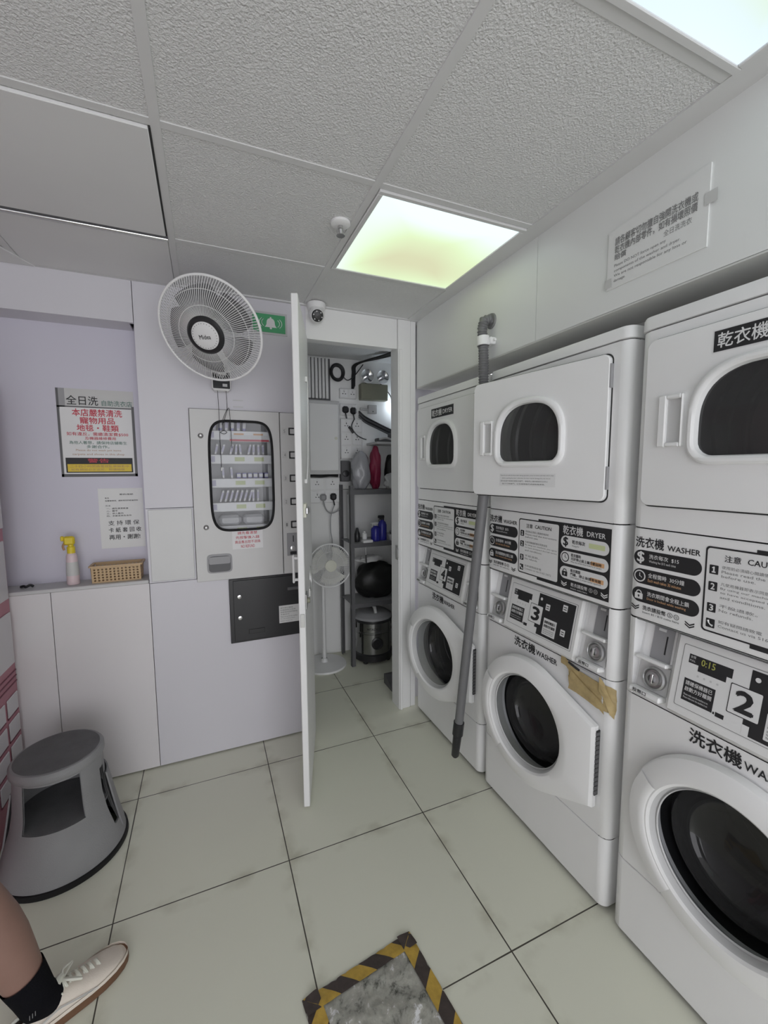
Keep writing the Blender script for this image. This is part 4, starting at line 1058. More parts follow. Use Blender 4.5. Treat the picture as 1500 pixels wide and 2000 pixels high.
b = MB(); yb = YB-.055
b.tube([(.076, yb, 1.948), (.078, yb, 1.85), (.078, yb, 1.70), (.080, yb, 1.56)], .0013, black, 6); b.lathe(Fr((.080, yb, 1.555), (1, 0, 0), (0, 1, 0), (0, 0, 1)), [(0, -.012), (.004, -.010), (.005, 0), (.002, .008), (0, .009)], printw, 12); b.build('pull_cord', t)
b = MB(); b.tube([(.116, yb, 1.948), (.118, yb, 1.865), (.112, yb-.004, 1.845), (.094, yb-.004, 1.80), (.098, yb-.004, 1.79), (.124, yb-.003, 1.862), (.130, yb, 1.80), (.134, yb, 1.66)], .0014, black, 6)
b.tube([(.080, yb, 1.74), (.098, yb, 1.748), (.112, yb, 1.740), (.098, yb, 1.732), (.080, yb, 1.738)], .0016, black, 6); b.build('pull_cord', t)

# ================================================================== PINK CABINET AT THE EDGE
t = thing('pink_cabinet', 'pink cabinet with pale square panels, cut off by the picture edge beside the stool', 'cabinet', (-1.07, 1.95, 0))
PF = Fr((-.832, 0, 0), (0, 1, 0), (0, 0, 1), (1, 0, 0))
b = MB(); b.box(-1.30, -.832, 1.55, 2.360, .0, 1.95, pinkp, .010); b.build('body', t)
for (y0, y1, z0, z1) in ((2.10, 2.335, .985, 1.245), (1.80, 2.08, .985, 1.245), (2.08, 2.338, .690, .925), (1.78, 2.06, .690, .925), (2.13, 2.345, 1.30, 1.85), (1.7, 2.1, 1.30, 1.85)):
    b = MB(); b.fbox(PF, y0, y1, z0, z1, 0, .006, pinkw, .004); b.build('pale_panel', t)
for i in range(3):
    for j_ in range(4):
        y1 = 2.335-.13*i; z1 = .560-.105*j_
        b = MB(); b.fbox(PF, y1-.105, y1, z1-.080, z1, 0, .006, pinkw, .003); b.fbox(PF, y1-.105, y1, z1-.088, z1-.083, 0, .004, pinkd); b.build('pale_panel', t)
b = MB()
for z in (.600, .625, .650): b.fbox(PF, 1.6, 2.35, z, z+.005, 0, .003, pinkd)
b.build('groove', t)

# ================================================================== STEP STOOL
SCX, SCY = -.590, 1.975
t = thing('step_stool', 'round grey plastic kick step stool with a black rubber base rim', 'stool', (SCX, SCY, 0))
ZF = Fr((SCX, SCY, 0), (1, 0, 0), (0, 1, 0), (0, 0, 1))
b = MB()
def rad0(z): return .212-.070*((z-.02)/.38)**.85 if z > .02 else .212
def rad(z): return rad0(z)-.014*max(0, min(1, (z-.07)/.10))*(1-max(0, min(1, (z-.25)/.13)))
NA = 96; zs = [.022, .05, .09, .12, .15, .18, .205, .22, .25, .28, .31, .34, .365, .385, .400]
def cut(a, z):
    """openings of the shell: two wide step mouths and two narrow side slots"""
    a = (a+PI) % (2*PI)-PI
    for c_ in (-1.52,):
        d = abs((a-c_+PI) % (2*PI)-PI)
        if d < .66 and .205 <= z < .385: return True
    for c_ in (-.18, 2.96):
        d = abs((a-c_+PI) % (2*PI)-PI)
        if d < .11 and .09 <= z < .34: return True
    return False
for inner in (0, 1):
    vs = []; fs = []
    for z in zs:
        for j_ in range(NA):
            a = 2*PI*j_/NA; r = rad(z)-(.006 if inner else 0); vs.append(ZF.p(r*math.cos(a), r*math.sin(a), z))
    for i in range(len(zs)-1):
        for j_ in range(NA):
            if not cut(2*PI*(j_+.5)/NA, zs[i]+.0001):
                k_ = (j_+1) % NA; f4 = (i*NA+j_, i*NA+k_, (i+1)*NA+k_, (i+1)*NA+j_); fs.append(f4)
    b.add(vs, fs, stoolm)
for a0, a1 in ((-.06, .95), (2.20, 3.20)):
    fz = [.05, .09, .13, .17, .21, .25, .285, .30]
    def flap(dr):
        return [[ZF.p((rad0(z)+dr)*math.cos(a0+(a1-a0)*q/16), (rad0(z)+dr)*math.sin(a0+(a1-a0)*q/16), z) for q in range(17)] for z in fz]
    o_, i_ = flap(.003), flap(-.003); b.grid(o_, stoolm); b.grid(i_, stoolm); b.grid([o_[-1], i_[-1]], stoolm)
    b.grid([[l[0] for l in o_], [l[0] for l in i_]], stoolm); b.grid([[l[-1] for l in o_], [l[-1] for l in i_]], stoolm)
b.build('shell', t, sharp=60)
b = MB(); b.lathe(ZF, [(.217, .0), (.220, .006), (.218, .022), (.206, .024), (.200, .0), (.217, .0)], rubber, 72); b.build('rubber_rim', t)
b = MB(); b.lathe(ZF, [(.160, .196), (.160, .204), (.152, .205), (0, .205)], stoolt, 64); b.build('lower_tread', t)
b = MB(); b.lathe(ZF, [(.130, .392), (.150, .394), (.155, .402), (.154, .421), (.147, .430), (.140, .431)], stoolm, 64)
b.lathe(ZF, [(.140, .431), (.138, .433), (0, .433)], stoolt, 64); b.disc(ZF, -.03, -.01, .012, greyd, .4336, 16); b.build('top_step', t)

# ================================================================== FLOOR PATCH
PO = V3((.564, 1.142, 0)); ex = V3((-.365, -.044, 0)).normalized(); ey = V3((.044, -.365, 0)).normalized()
PFm = Fr(PO, ex, ey, (0, 0, 1)); S = .372
t = thing('floor_patch', 'square repair patch on the floor taped round with yellow and black hazard tape', 'floor patch', PFm.p(S/2, S/2, 0))
n = 46; rows = []
for i in range(n+1):
    row = []
    for j_ in range(n+1):
        a = S*i/n; c_ = S*j_/n; e = min(a, S-a, c_, S-c_)
        h = .004+min(1, e/.06)*.006
        h += (random.random()-.5)*.006*min(1, max(0, (e-.035)/.03))+.004*math.sin(a*37+c_*21)*math.cos(c_*43-a*11)*min(1, max(0, (e-.03)/.04))
        row.append(PFm.p(a, c_, max(.003, h)))
    rows.append(row)
b = MB(); b.grid(rows, patchm); b.build('grey_film', t, sharp=80)
def tape_side(fr, width=.048):
    b = MB(); sw = .060; L_ = S; x = -.05; i = 0; sk = .042
    while x < L_+.05:
        q = [(x, 0), (x+sw, 0), (x+sw-sk, width), (x-sk, width)]
        cl = [(max(0, min(L_, a)), w_) for a, w_ in q]
        if cl[1][0]-cl[0][0] > .002 or cl[2][0]-cl[3][0] > .002:
            m_ = hazy if i % 2 == 0 else hazb
            NQ = 5
            rows_ = []
            for r_ in range(NQ):
                w0 = r_/(NQ-1)
                la = max(0, min(L_, x-sk*w0)); ra = max(0, min(L_, x+sw-sk*w0)); row = []
                for c_ in range(5):
                    row.append(fr.p(la+(ra-la)*c_/4, width*w0, .0035+.0085*min(1, w0*1.3)+random.uniform(0, .0012)))
                rows_.append(row)
            b.grid(rows_, m_)
        x += sw; i += 1
    return b
up = V3((0, 0, 1))
sides = [Fr(PFm.p(0, 0), ex, ey, up), Fr(PFm.p(S, 0), ey, -ex, up), Fr(PFm.p(S, S), -ex, -ey, up), Fr(PFm.p(0, S), -ey, ex, up)]
for s_ in sides: tape_side(s_).build('hazard_tape', t, sharp=80)
b = MB(); b.fbox(PFm, .0, S, .0, S, .0002, .0032, hazb); b.build('base_sheet', t)

# ================================================================== PERSON (leg, sock and shoe)
SH = V3((-.545, 1.293, 0)); sd = V3((.845, .535, 0)).normalized(); sl = V3((-sd.y, sd.x, 0))     # heel, forward, left
SF = Fr(SH, sd, sl, (0, 0, 1))
ANK = SF.p(.068, 0, .085)
KNEE = ANK+V3((-.31, 0, .95)).normalized()*.42; HIP = KNEE+V3((-.06, -.10, .42))
def leg():
    b = MB(); pts = []
    ld = (KNEE-ANK).normalized()
    prof = [(SF.p(.125, 0, .040), .024), (SF.p(.100, 0, .050), .030), (ANK, .042), (ANK+ld*.04, .042), (ANK+ld*.09, .045), (ANK+ld*.15, .053), (ANK+ld*.21, .060), (ANK+ld*.27, .062), (ANK+ld*.33, .058), (ANK+ld*.38, .054), (KNEE, .055), (KNEE+(HIP-KNEE)*.12, .062), (KNEE+(HIP-KNEE)*.35, .072), (KNEE+(HIP-KNEE)*.7, .080), (HIP, .086)]
    keep = [p for p in prof if True]
    b.tube([p for p, r in keep], [r for p, r in keep], skin, 28)
    return b, ld
b, ld = leg()
person = tag(b.build('person', org=SF.p(.1, 0, 0)), 'person at the picture edge, bare leg with a black sock and white canvas shoe', 'person')
b = MB(); b.tube([SF.p(.120, 0, .040), SF.p(.100, 0, .052), ANK, ANK+ld*.04, ANK+ld*.085, ANK+ld*.100], [.030, .036, .0450, .0455, .0490, .0500], sockm, 28, cap=False)
so = b.build('sock', person)
b = MB(); kf = Fr(ANK+ld*.06, sd, ld, -sl); b.text(kf, '///', -.030, -.050, -.012, -.038, printg, .0465); b.build('sock_mark', so)
# shoe
SEC = [(a*1.06, b_*.97, c_) for a, b_, c_ in [(.000, .022, .062), (.012, .030, .066), (.040, .036, .066), (.075, .039, .068), (.105, .042, .074), (.135, .046, .070), (.165, .050, .060), (.195, .051, .050), (.225, .047, .041), (.250, .037, .033), (.265, .024, .026), (.273, .010, .020)]]
def shift(s): return .004*math.sin(s/.275*PI)+(.006*(s/.275)**2)
loops = []
for s_, w_, h in SEC:
    lp = []
    for i in range(21):
        a = PI*i/20; ca, sa = math.cos(a), math.sin(a)
        yy = w_*math.copysign(abs(ca)**.75, ca); zz = .024+(h-.020)*abs(sa)**.8
        if s_ < .100: yy *= 1-.22*sa     # collar narrows
        lp.append(SF.p(s_, yy-shift(s_), zz))
    loops.append(lp)
b = MB()
vs = [p for l in loops for p in l]; fs = []; ncol = 21
for i in range(len(loops)-1):
    for j_ in range(ncol-1):
        if SEC[i+1][0] <= .1115 and 7 <= j_ <= 12: continue        # the opening for the ankle
        fs.append((i*ncol+j_, i*ncol+j_+1, (i+1)*ncol+j_+1, (i+1)*ncol+j_))
fs.append(tuple(range(ncol))); fs.append(tuple((len(loops)-1)*ncol+j_ for j_ in range(ncol))[::-1])
b.add(vs, fs, canvas); shoe = b.build('shoe', person, sharp=70); shoe['label'] = 'off white canvas sneaker with brown sole'
col = []
for i in range(5): col.append(loops[i][7])
for i in range(4, -1, -1): col.append(loops[i][13])
b = MB(); b.tube(col, .0045, canvas2, 8, closed=True); b.build('collar', shoe)
b = MB(); sole = [(s_, w_+.004) for s_, w_, h in SEC]; ol = [(s_, w_-shift(s_)) for s_, w_ in sole]+[(.291, -shift(.275))]+[(s_, -w_-shift(s_)) for s_, w_ in sole[::-1]]+[(-.006, 0)]
b.loft([[SF.p(x, y, z) for x, y in L_] for L_, z in (([(x, y*.95) for x, y in ol], .0005), (ol, .004), (ol, .0250), ([(x, y*.93) for x, y in ol], .0270))], gum, True, True, True); b.build('sole', shoe)
b = MB()
b.loft([[SF.p(x, y, z) for x, y in L_] for L_, z in (([(x, y*.985) for x, y in ol], .0262), ([(x, y*.990) for x, y in ol], .029), ([(x*.998, y*.965) for x, y in ol], .036))], canvas, True, False, False); b.build('foxing', shoe)
b = MB()
def top_z(q): return .080-.0052*(q-.112)/.019*1.0-max(0, q-.16)*.10
for i in range(6):
    s_ = .122+.017*i; h = top_z(s_); w_ = .024
    b.tube([SF.p(s_-.006, -w_, h-.010), SF.p(s_, -.008, h+.003), SF.p(s_+.003, .008, h+.003), SF.p(s_+.010, w_, h-.011)], .0042, canvas2, 6); b.tube([SF.p(s_+.008, -w_, h-.012), SF.p(s_+.003, -.008, h+.005), SF.p(s_, .008, h+.005), SF.p(s_-.006, w_, h-.009)], .0042, canvas2, 6)
for sg in (-1, 1):
    b.tube([SF.p(.124, 0, .088), SF.p(.132, sg*.022, .094), SF.p(.158, sg*.036, .080), SF.p(.146, sg*.022, .084), SF.p(.124, 0, .088)], .0035, canvas2, 6)
b.tube([SF.p(.100, -.012, .088), SF.p(.110, 0, .092), SF.p(.122, .010, .086)], .012, canvas2, 8)
b.build('laces', shoe)
b = MB()
for dz in (0, .004): b.tube([SF.p(.03, -.0385-shift(.03), .040+dz), SF.p(.07, -.0385-shift(.07), .048+dz), SF.p(.10, -.039-shift(.1), .052+dz), SF.p(.13, -.0445-shift(.13), .046+dz), SF.p(.17, -.050-shift(.17), .036+dz), SF.p(.19, -.0515-shift(.19), .030+dz)], .0010, greyl, 5)
b.build('side_stripe', shoe)
b = MB(); hl = KNEE+(HIP-KNEE)*.30; b.tube([hl, KNEE+(HIP-KNEE)*.6, HIP+(HIP-KNEE)*.05], [.088, .096, .102], greyd, 28); b.build('shorts', person)

# ================================================================== STORE ROOM
fc = wallframe(YC)
# conduits
cb_ = MB(); cb_.fbox(fc, .765, .955, 2.105, 2.43, 0, .004, greyd); tag(cb_.build('conduit_backing'), 'dark sheet added behind the white store room conduits to darken their gaps', 'backing sheet')  # dark sheet added so the gaps between the pipes read dark
for i in range(6):
    x = .783+.0285*i; b = MB(); b.tube([(x, YC-.016, 2.425), (x, YC-.016, 2.115)], .0115, whitep, 12)
    tag(b.build('conduit'), 'white vertical conduit pipe above the grey distribution board', 'pipe', 'vertical conduits in the store room')
# distribution board
t = thing('distribution_board', 'pale grey electrical distribution board in the store room', 'electrical board', (.885, YC, 1.515))
b = MB(); b.fbox(fc, .755, 1.010, 1.515, 2.090, 0, .075, greyl, .004); b.build('box', t)
b = MB(); b.fbox(fc, .762, .992, 1.545, 2.068, .075, .084, whitep, .004); d_ = b.build('board_door', t)
b = MB(); b.lathe(Fr(fc.p(.972, 1.80, .084), fc.u, fc.v, fc.n), [(.012, 0), (.012, .004), (.005, .005), (0, .004)], ivory, 16); b.build('lock', d_)
b = MB(); b.tube([(.77, YC-.03, 1.505), (.86, YC-.035, 1.500), (.93, YC-.03, 1.508), (1.0, YC-.03, 1.503)], .012, blackp, 8)
tag(b.build('cable_bundle'), 'black cable bundle between the distribution board and the sockets under it', 'cable')
# sockets
def socket_plate(x0, x1, z0, z1, cols, rows_, label, dp=.03, holes=True):
    t = thing('wall_socket', label, 'socket', ((x0+x1)/2, YC, z0))
    b = MB(); b.fbox(fc, x0, x1, z0, z1, 0, dp, whitep, .004); b.build('back_box', t)
    mx, mz = (x1-x0)/cols, (z1-z0)/rows_
    for i in range(cols):
        for j_ in range(rows_):
            a0, a1 = x0+mx*i+.006, x0+mx*(i+1)-.006; c0_, c1_ = z0+mz*j_+.006, z0+mz*(j_+1)-.006
            b = MB(); b.fbox(fc, a0, a1, c0_, c1_, dp-.001, dp+.003, white2, .003); ca, cz = (a0+a1)/2, (c0_+c1_)/2
            for (da, dz, w_, h_) in ((0, .016, .003, .006), (-.011, -.004, .005, .003), (.011, -.004, .005, .003)): b.fbox(fc, ca+da-w_, ca+da+w_, cz+dz-h_, cz+dz+h_, dp+.002, dp+.0034, blackp)
            b.fbox(fc, ca-.006, ca+.006, c1_-.020, c1_-.008, dp+.002, dp+.006, whitep, .002); b.build('outlet', t)
    return t
socket_plate(1.026, 1.168, 2.125, 2.205, 2, 1, 'white double socket without plugs above the one with black plugs')
socket_plate(1.026, 1.168, 1.992, 2.082, 2, 1, 'white double socket filled by two black plugs')
socket_plate(1.030, 1.215, 1.640, 1.965, 2, 3, 'large white panel of six outlets beside the distribution board')
socket_plate(.760, 1.016, 1.285, 1.490, 2, 2, 'white panel of four outlets under the distribution board')
def plug(x, z, dp, m, label):
    t = thing('plug', label, 'plug', (x, YC-dp, z))
    b = MB(); b.fbox(fc, x-.026, x+.026, z-.028, z+.026, dp+.004, dp+.034, m, .012); b.build('body', t)
    b = MB(); b.tube([fc.p(x, z-.026, dp+.016), fc.p(x+.004, z-.045, dp+.018), fc.p(x+.010, z-.07, dp+.014)], .006, m, 8); b.build('strain_relief', t)
    return t
plug(1.066, 2.034, .03, blackp, 'black plug in the double socket, the one beside the distribution board')
plug(1.132, 2.028, .03, blackp, 'black plug in the double socket, the one farther from the distribution board')
g1 = plug(.868, 1.332, .03, greyp, 'grey plug with a looped cord in the four outlet panel')
g2 = plug(.952, 1.335, .03, blackp, 'black plug in the four outlet panel beside the grey plug')
b = MB(); b.tube([fc.p(.878, 1.265, .04), fc.p(.895, 1.225, .045), fc.p(.93, 1.200, .045), fc.p(.98, 1.212, .04), fc.p(1.015, 1.24, .04)], .005, greyp, 8)
tag(b.build('power_cord'), 'grey cord looping under the four outlet panel', 'cord')
b = MB(); b.tube([fc.p(.962, 1.265, .046), fc.p(.940, 1.22, .052), fc.p(.925, 1.15, .05), fc.p(.925, 1.05, .05), fc.p(.935, .97, .05), fc.p(.930, .80, .05), fc.p(.87, .7, .06), (.84, 3.24, .55)], .0035, greyp, 8)
tag(b.build('fan_cord'), 'thin grey cord hanging from the outlets down behind the pedestal fan', 'cord')
b = MB(); b.tube([fc.p(1.142, 1.965, .045), fc.p(1.115, 1.90, .055), fc.p(1.15, 1.84, .06), fc.p(1.20, 1.81, .055), fc.p(1.245, 1.80, .04)], .0045, blackp, 8); b.tube([fc.p(1.095, 1.90, .045), fc.p(1.115, 1.87, .05), fc.p(1.13, 1.85, .05)], .011, blackp, 8)
tag(b.build('power_cord'), 'black cord hanging across the six outlet panel', 'cord')
# cable coil, trunk cables
b = MB()
for q in range(7):
    r = .044+.005*(q % 4); zc = 2.325
    b.tube([(1.008+r*math.cos(a), YC-.012-.006*q, zc+r*1.15*math.sin(a)) for a in [2*PI*i/28 for i in range(28)]], .005, blackp, 6, closed=True)
b.tube([(1.05, YC-.03, 2.30), (1.09, YC-.03, 2.27), (1.13, YC-.03, 2.29), (1.17, YC-.03, 2.33), (1.22, YC-.05, 2.40)], .004, blackp, 6)
tag(b.build('cable_coil'), 'coil of black cable hanging beside the conduits', 'cable')
b = MB()
for q in range(5):
    o_ = .012*q; b.tube([(1.155-o_*.4, YC-.016, 2.23-.01*q), (1.160-o_*.4, YC-.018, 2.33), (1.175-o_*.3, YC-.05, 2.400), (1.30+o_, YC-.32, 2.418), (1.40+o_, YC-.70, 2.42)], .008, blackp, 7)
tag(b.build('cable_bundle'), 'black cable bundle climbing past the emergency light to the ceiling', 'cable')
b = MB()
for q in range(4):
    o_ = .014*q; b.tube([(1.19, YC-.02, 2.03-o_), (1.24, YC-.03, 1.985-o_), (1.33, YC-.03, 1.945-o_), (1.45, YC-.03, 1.895-o_), (1.60, YC-.03, 1.83-o_)], .008, greyd if q % 2 else blackp, 7)
tag(b.build('cable_bundle'), 'sloping bundle of dark cables above the white wall shelf', 'cable')
# emergency light
t = thing('emergency_light', 'twin head emergency light with a beige box in the store room', 'emergency light', (1.31, YC, 2.118))
b = MB(); b.fbox(fc, 1.195, 1.430, 2.120, 2.250, 0, .075, olive, .006); b.build('battery_box', t)
for x in (1.242, 1.375):
    HF = Fr((x, YC-.085, 2.305), (1, 0, 0), (0, 0, 1), (-.1, -1, -.15))
    b = MB(); b.lathe(HF, [(0, -.05), (.03, -.045), (.052, -.01), (.058, .008), (.053, .012)], whitep, 28); b.cyl(HF.p(0, -.03, -.02), (x, YC-.05, 2.25), .008, .008, greyd, 10); h = b.build('lamp_head', t)
    b = MB(); b.lathe(HF, [(.053, .011), (.045, .004), (.020, -.004), (.012, .012), (0, .013)], chrome, 28); b.build('lens', h)
b = MB(); b.fbox(fc, 1.270, 1.345, 2.015, 2.085, 0, .04, greyl, .004); b.lathe(Fr(fc.p(1.307, 2.03, .04), fc.u, fc.v, fc.n), [(.005, 0), (.005, .003), (0, .003)], greyd, 10); b.tube([fc.p(1.2, 2.05, .02), fc.p(1.27, 2.045, .02)], .010, greyl, 8)
tag(b.build('junction_box'), 'small grey junction box under the emergency light', 'junction box')
t = thing('wall_lamp', 'small glowing bluish white lamp on the store room wall', 'lamp', (1.535, YC, 2.03))
b = MB(); b.fbox(fc, 1.500, 1.570, 2.03, 2.15, 0, .02, whitep, .004); b.build('back_plate', t)
b = MB(); b.lathe(Fr((1.535, YC-.04, 2.035), (1, 0, 0), (0, 1, 0), (0, 0, 1)), [(0, 0), (.018, .004), (.024, .03), (.024, .085), (.015, .105), (0, .108)], lampm, 24); b.build('bulb', t)
b = MB(); b.tube([(1.43, YC-.03, 2.22), (1.475, YC-.03, 2.16), (1.485, YC-.04, 2.08), (1.52, YC-.06, 2.00), (1.56, YC-.06, 1.96)], .004, blackp, 6)
tag(b.build('lamp_cord'), 'thin black cord curving past the glowing lamp', 'cord')
# white wall shelf with oddments
b = MB(); b.box(1.26, 1.60, 3.12, YC, 1.752, 1.772, greyl, .003)
tag(b.build('wall_shelf'), 'short pale shelf above the rack in the store room', 'shelf')
b = MB(); b.box(1.40, 1.52, 3.14, 3.24, 1.7725, 1.85, blackp, .01); b.cyl((1.46, 3.135, 1.81), (1.46, 3.14, 1.81), .025, .025, greyp, 20)
tag(b.build('black_device'), 'black device standing on the short pale shelf', 'device')
b = MB(); b.box(1.27, 1.39, 3.13, 3.20, 1.7725, 1.80, greyd, .006); b.tube([(1.28, 3.12, 1.79), (1.33, 3.11, 1.80), (1.38, 3.12, 1.79)], .008, greyl, 8)
tag(b.build('flat_router'), 'flat dark box lying on the short pale shelf', 'box')
# rack
t = thing('storage_rack', 'dark grey slotted steel storage rack in the store room', 'rack', (1.27, 3.19, 0))
for x in (1.005, 1.535):
    for y in (3.045, 3.325):
        b = MB(); sx = 1 if x < 1.2 else -1; sy = 1 if y < 3.2 else -1
        b.box(x, x+sx*.032, y, y+sy*.003, 0, 1.43, greyd); b.box(x, x+sx*.003, y, y+sy*.032, 0, 1.43, greyd); b.build('post', t)
for z in (1.395, .985, .505):
    b = MB(); b.box(1.008, 1.535, 3.048, 3.322, z-.002, z, greyp); b.box(1.005, 1.535, 3.043, 3.047, z-.035, z, greyd); b.build('shelf', t)
# rack contents
def lump(name, c_, r, m, label, cat, seed, amp=.25, squash=None):
    rnd = random.Random(seed); ph = [(rnd.uniform(3, 7), rnd.uniform(0, 6), rnd.uniform(2, 6), rnd.uniform(0, 6)) for _ in range(5)]
    L_ = []
    n1, n2 = 18, 26
    for i in range(n1+1):
        th = PI*i/n1; lp = []
        for j_ in range(n2):
            p_ = 2*PI*j_/n2
            k_ = 1+amp*sum(math.sin(a*th+b_)*math.cos(round(c2)*p_+d_)/5*1.6 for a, b_, c2, d_ in ph)*math.sin(th)
            z_ = math.cos(th)*k_*r[2]
            lp.append(Vector((c_[0]+r[0]*k_*math.sin(th)*math.cos(p_), c_[1]+r[1]*k_*math.sin(th)*math.sin(p_), max(c_[2]-r[2]*.86, c_[2]+z_))))
        L_.append(lp)
    b = MB(); b.loft(L_, m)
    return tag(b.build(name, sharp=70), label, cat)
lump('plastic_bag', (1.140, 3.17, 1.535), (.075, .075, .162), clearbag, 'translucent grey plastic bag on the top rack shelf', 'bag', 3, .22)
lump('red_bag', (1.275, 3.20, 1.555), (.046, .05, .185), redbag, 'dark red bag standing on the top rack shelf', 'bag', 4, .30)
lump('white_bag', (1.375, 3.095, 1.455), (.062, .036, .068), whitebag, 'crumpled white plastic bag in front of the red bag', 'bag', 5, .4)
lump('dark_cloth_bag', (1.42, 3.23, 1.525), (.05, .05, .150), blackbag, 'black bag behind the crumpled white one on the top rack shelf', 'bag', 6, .12)
lump('black_bin_bag', (1.275, 3.185, .643), (.19, .105, .158), blackbag, 'big black rubbish bag on the low rack shelf over the drum vacuum', 'bag', 8, .18)
lump('clear_wrap', (1.19, 3.14, .836), (.11, .05, .03), whitebag, 'crumpled clear plastic lying over the black rubbish bag', 'plastic wrap', 9, .4)
t = thing('wall_timer', 'grey timer box with a round dial above the rack', 'timer', (1.14, YC, 1.44))
b = MB(); b.fbox(fc, 1.110, 1.210, 1.455, 1.640-.02, 0, .05, greyl, .004); b.build('case', t)
b = MB(); b.lathe(Fr(fc.p(1.160, 1.525, .05), fc.u, fc.v, fc.n), [(.030, 0), (.030, .008), (.022, .010), (.020, .006), (0, .006)], greyd, 28); b.disc(Fr(fc.p(1.160, 1.525, .057), fc.u, fc.v, fc.n), 0, 0, .019, greyl); b.build('dial', t)
b = MB(); b.fbox(fc, 1.020, 1.098, 1.455, 1.625, 0, .05, greyd, .006); b.lathe(Fr(fc.p(1.060, 1.52, .05), fc.u, fc.v, fc.n), [(.026, 0), (.026, .014), (.018, .016), (0, .016)], blackp, 24)
tag(b.build('switch_box'), 'dark grey switch box beside the round dial timer', 'switch')
b = MB(); b.box(1.130, 1.200, 3.10, 3.16, 1.72, 1.7515, brown, .006)
tag(b.build('brown_pack'), 'small brown pack by the end of the short pale shelf', 'pack') if False else None
def spray(x, y, z, h, r, m, capm, label):
    t = thing('spray_bottle', label, 'bottle', (x, y, z)); F_ = Fr((x, y, z), (1, 0, 0), (0, 1, 0), (0, 0, 1))
    b = MB(); b.lathe(F_, [(0, .0005), (r*.95, .0005), (r, .006), (r, h*.62), (r*.8, h*.72), (r*.38, h*.80), (r*.36, h*.86)], m, 24, cap1=True); b.build('body', t)
    b = MB(); b.lathe(F_, [(r*.45, h*.82), (r*.45, h*.88), (r*.3, h*.89)], capm, 16, cap1=True); b.box(x-r*1.0, x+r*.5, y-.010, y+.010, z+h*.88, z+h, capm, .005); b.build('spray_head', t)
    b = MB(); b.tube([(x-r*.5, y, z+h*.88), (x-r*.8, y, z+h*.80), (x-r*.7, y, z+h*.74)], .004, capm, 6); b.build('trigger', t)
spray(1.235, 3.10, .985, .150, .038, bluep, greyl, 'blue spray bottle with a pale head on the middle rack shelf')
spray(1.300, 3.12, .985, .200, .036, bluep, blackp, 'dark blue spray bottle with a black head on the middle rack shelf')
t = thing('small_bottle', 'little white bottle on the middle rack shelf', 'bottle', (1.140, 3.10, .985)); F_ = Fr((1.140, 3.10, .985), (1, 0, 0), (0, 1, 0), (0, 0, 1))
b = MB(); b.lathe(F_, [(0, .0005), (.020, .0005), (.020, .062), (.010, .072)], whitep, 18, cap1=True); b.build('body', t); b = MB(); b.lathe(F_, [(.011, .071), (.011, .086), (0, .087)], greyl, 14); b.build('lid', t)
b = MB(); b.lathe(Fr((1.085, 3.12, .985), (1, 0, 0), (0, 1, 0), (0, 0, 1)), [(0, .0005), (.020, .0005), (.026, .03), (.024, .06), (.014, .085), (.010, .11), (0, .112)], blackp, 18)
tag(b.build('black_bottle'), 'squat black bottle on the middle rack shelf beside the little white one', 'bottle')
b = MB(); f_ = Fr((1.41, 3.12, .9855), (1, 0, 0), (0, 1, 0), (0, 0, 1)); b.loft([[f_.p(x, y, z) for x, y in rr(-a, -c_, a, c_, .02)] for a, c_, z in ((.062, .05, 0), (.075, .06, .05), (.07, .055, .05), (.058, .046, .004))], greyl, True, True, True)
tag(b.build('tray'), 'grey plastic tray on the middle rack shelf', 'tray')
lump('rag', (1.42, 3.12, 1.045), (.045, .038, .03), clearbag, 'crumpled rag lying in the grey plastic tray', 'rag', 12, .4)
b = MB(); b.box(1.105, 1.185, 3.028, 3.085, .9855, 1.005, whitep, .003)
tag(b.build('white_box'), 'flat white box at the front edge of the middle rack shelf', 'box')
b = MB(); F_ = Fr((1.075, 3.235, .9875), (1, 0, 0), (0, 0, 1), (0, -1, 0)); b.fbox(F_, -.030, .030, 0, .375, -.02, .02, greyl, .010)
for q in range(6): b.fbox(F_, -.018, .018, .15+.035*q, .165+.035*q, .0195, .0205, greyd)
tag(b.build('paper_towel_pack'), 'tall narrow pale pack standing on the middle rack shelf inside the post', 'pack')
b = MB(); b.tube([(1.135, 3.07, .98), (1.134, 3.06, .93), (1.136, 3.06, .88)], .002, greyl, 6); b.tube([(1.136, 3.06, .885), (1.138, 3.06, .82)], .006, blackp, 8)
tag(b.build('hanging_brush'), 'little black brush hanging below the middle rack shelf', 'brush')
# drum vacuum
VX, VY = 1.235, 3.060
VX, VY = 1.222, 2.885+.27
t = thing('drum_vacuum', 'steel drum vacuum cleaner with a grey lid under the rack', 'vacuum cleaner', (VX, VY, 0)); F_ = Fr((VX, VY, 0), (1, 0, 0), (0, 1, 0), (0, 0, 1))
drumst = mat('vacuum_steel', (.30, .30, .30), .22, metal=1., var=.1)
b = MB(); b.lathe(F_, [(.135, .075), (.152, .080), (.152, .245), (.156, .250), (.156, .258), (.152, .262), (.152, .345)], drumst, 56); b.build('drum', t)
b = MB(); b.lathe(F_, [(0, .02), (.155, .02), (.165, .03), (.165, .075), (.150, .085)], blackp, 48)
for q in range(4):
    a = PI/4+PI/2*q; b.lathe(Fr(F_.p(.135*math.cos(a), .135*math.sin(a), 0), (1, 0, 0), (0, 1, 0), (0, 0, 1)), [(0, 0), (.018, .002), (.022, .014), (.018, .03), (0, .032)], blackp, 14)
b.build('base', t)
b = MB(); b.lathe(F_, [(.158, .335), (.160, .350), (.158, .358)], blackp, 56); b.lathe(F_, [(.160, .358), (.156, .375), (.120, .400), (.10, .408), (0, .410)], greyp, 56); l_ = b.build('lid', t)
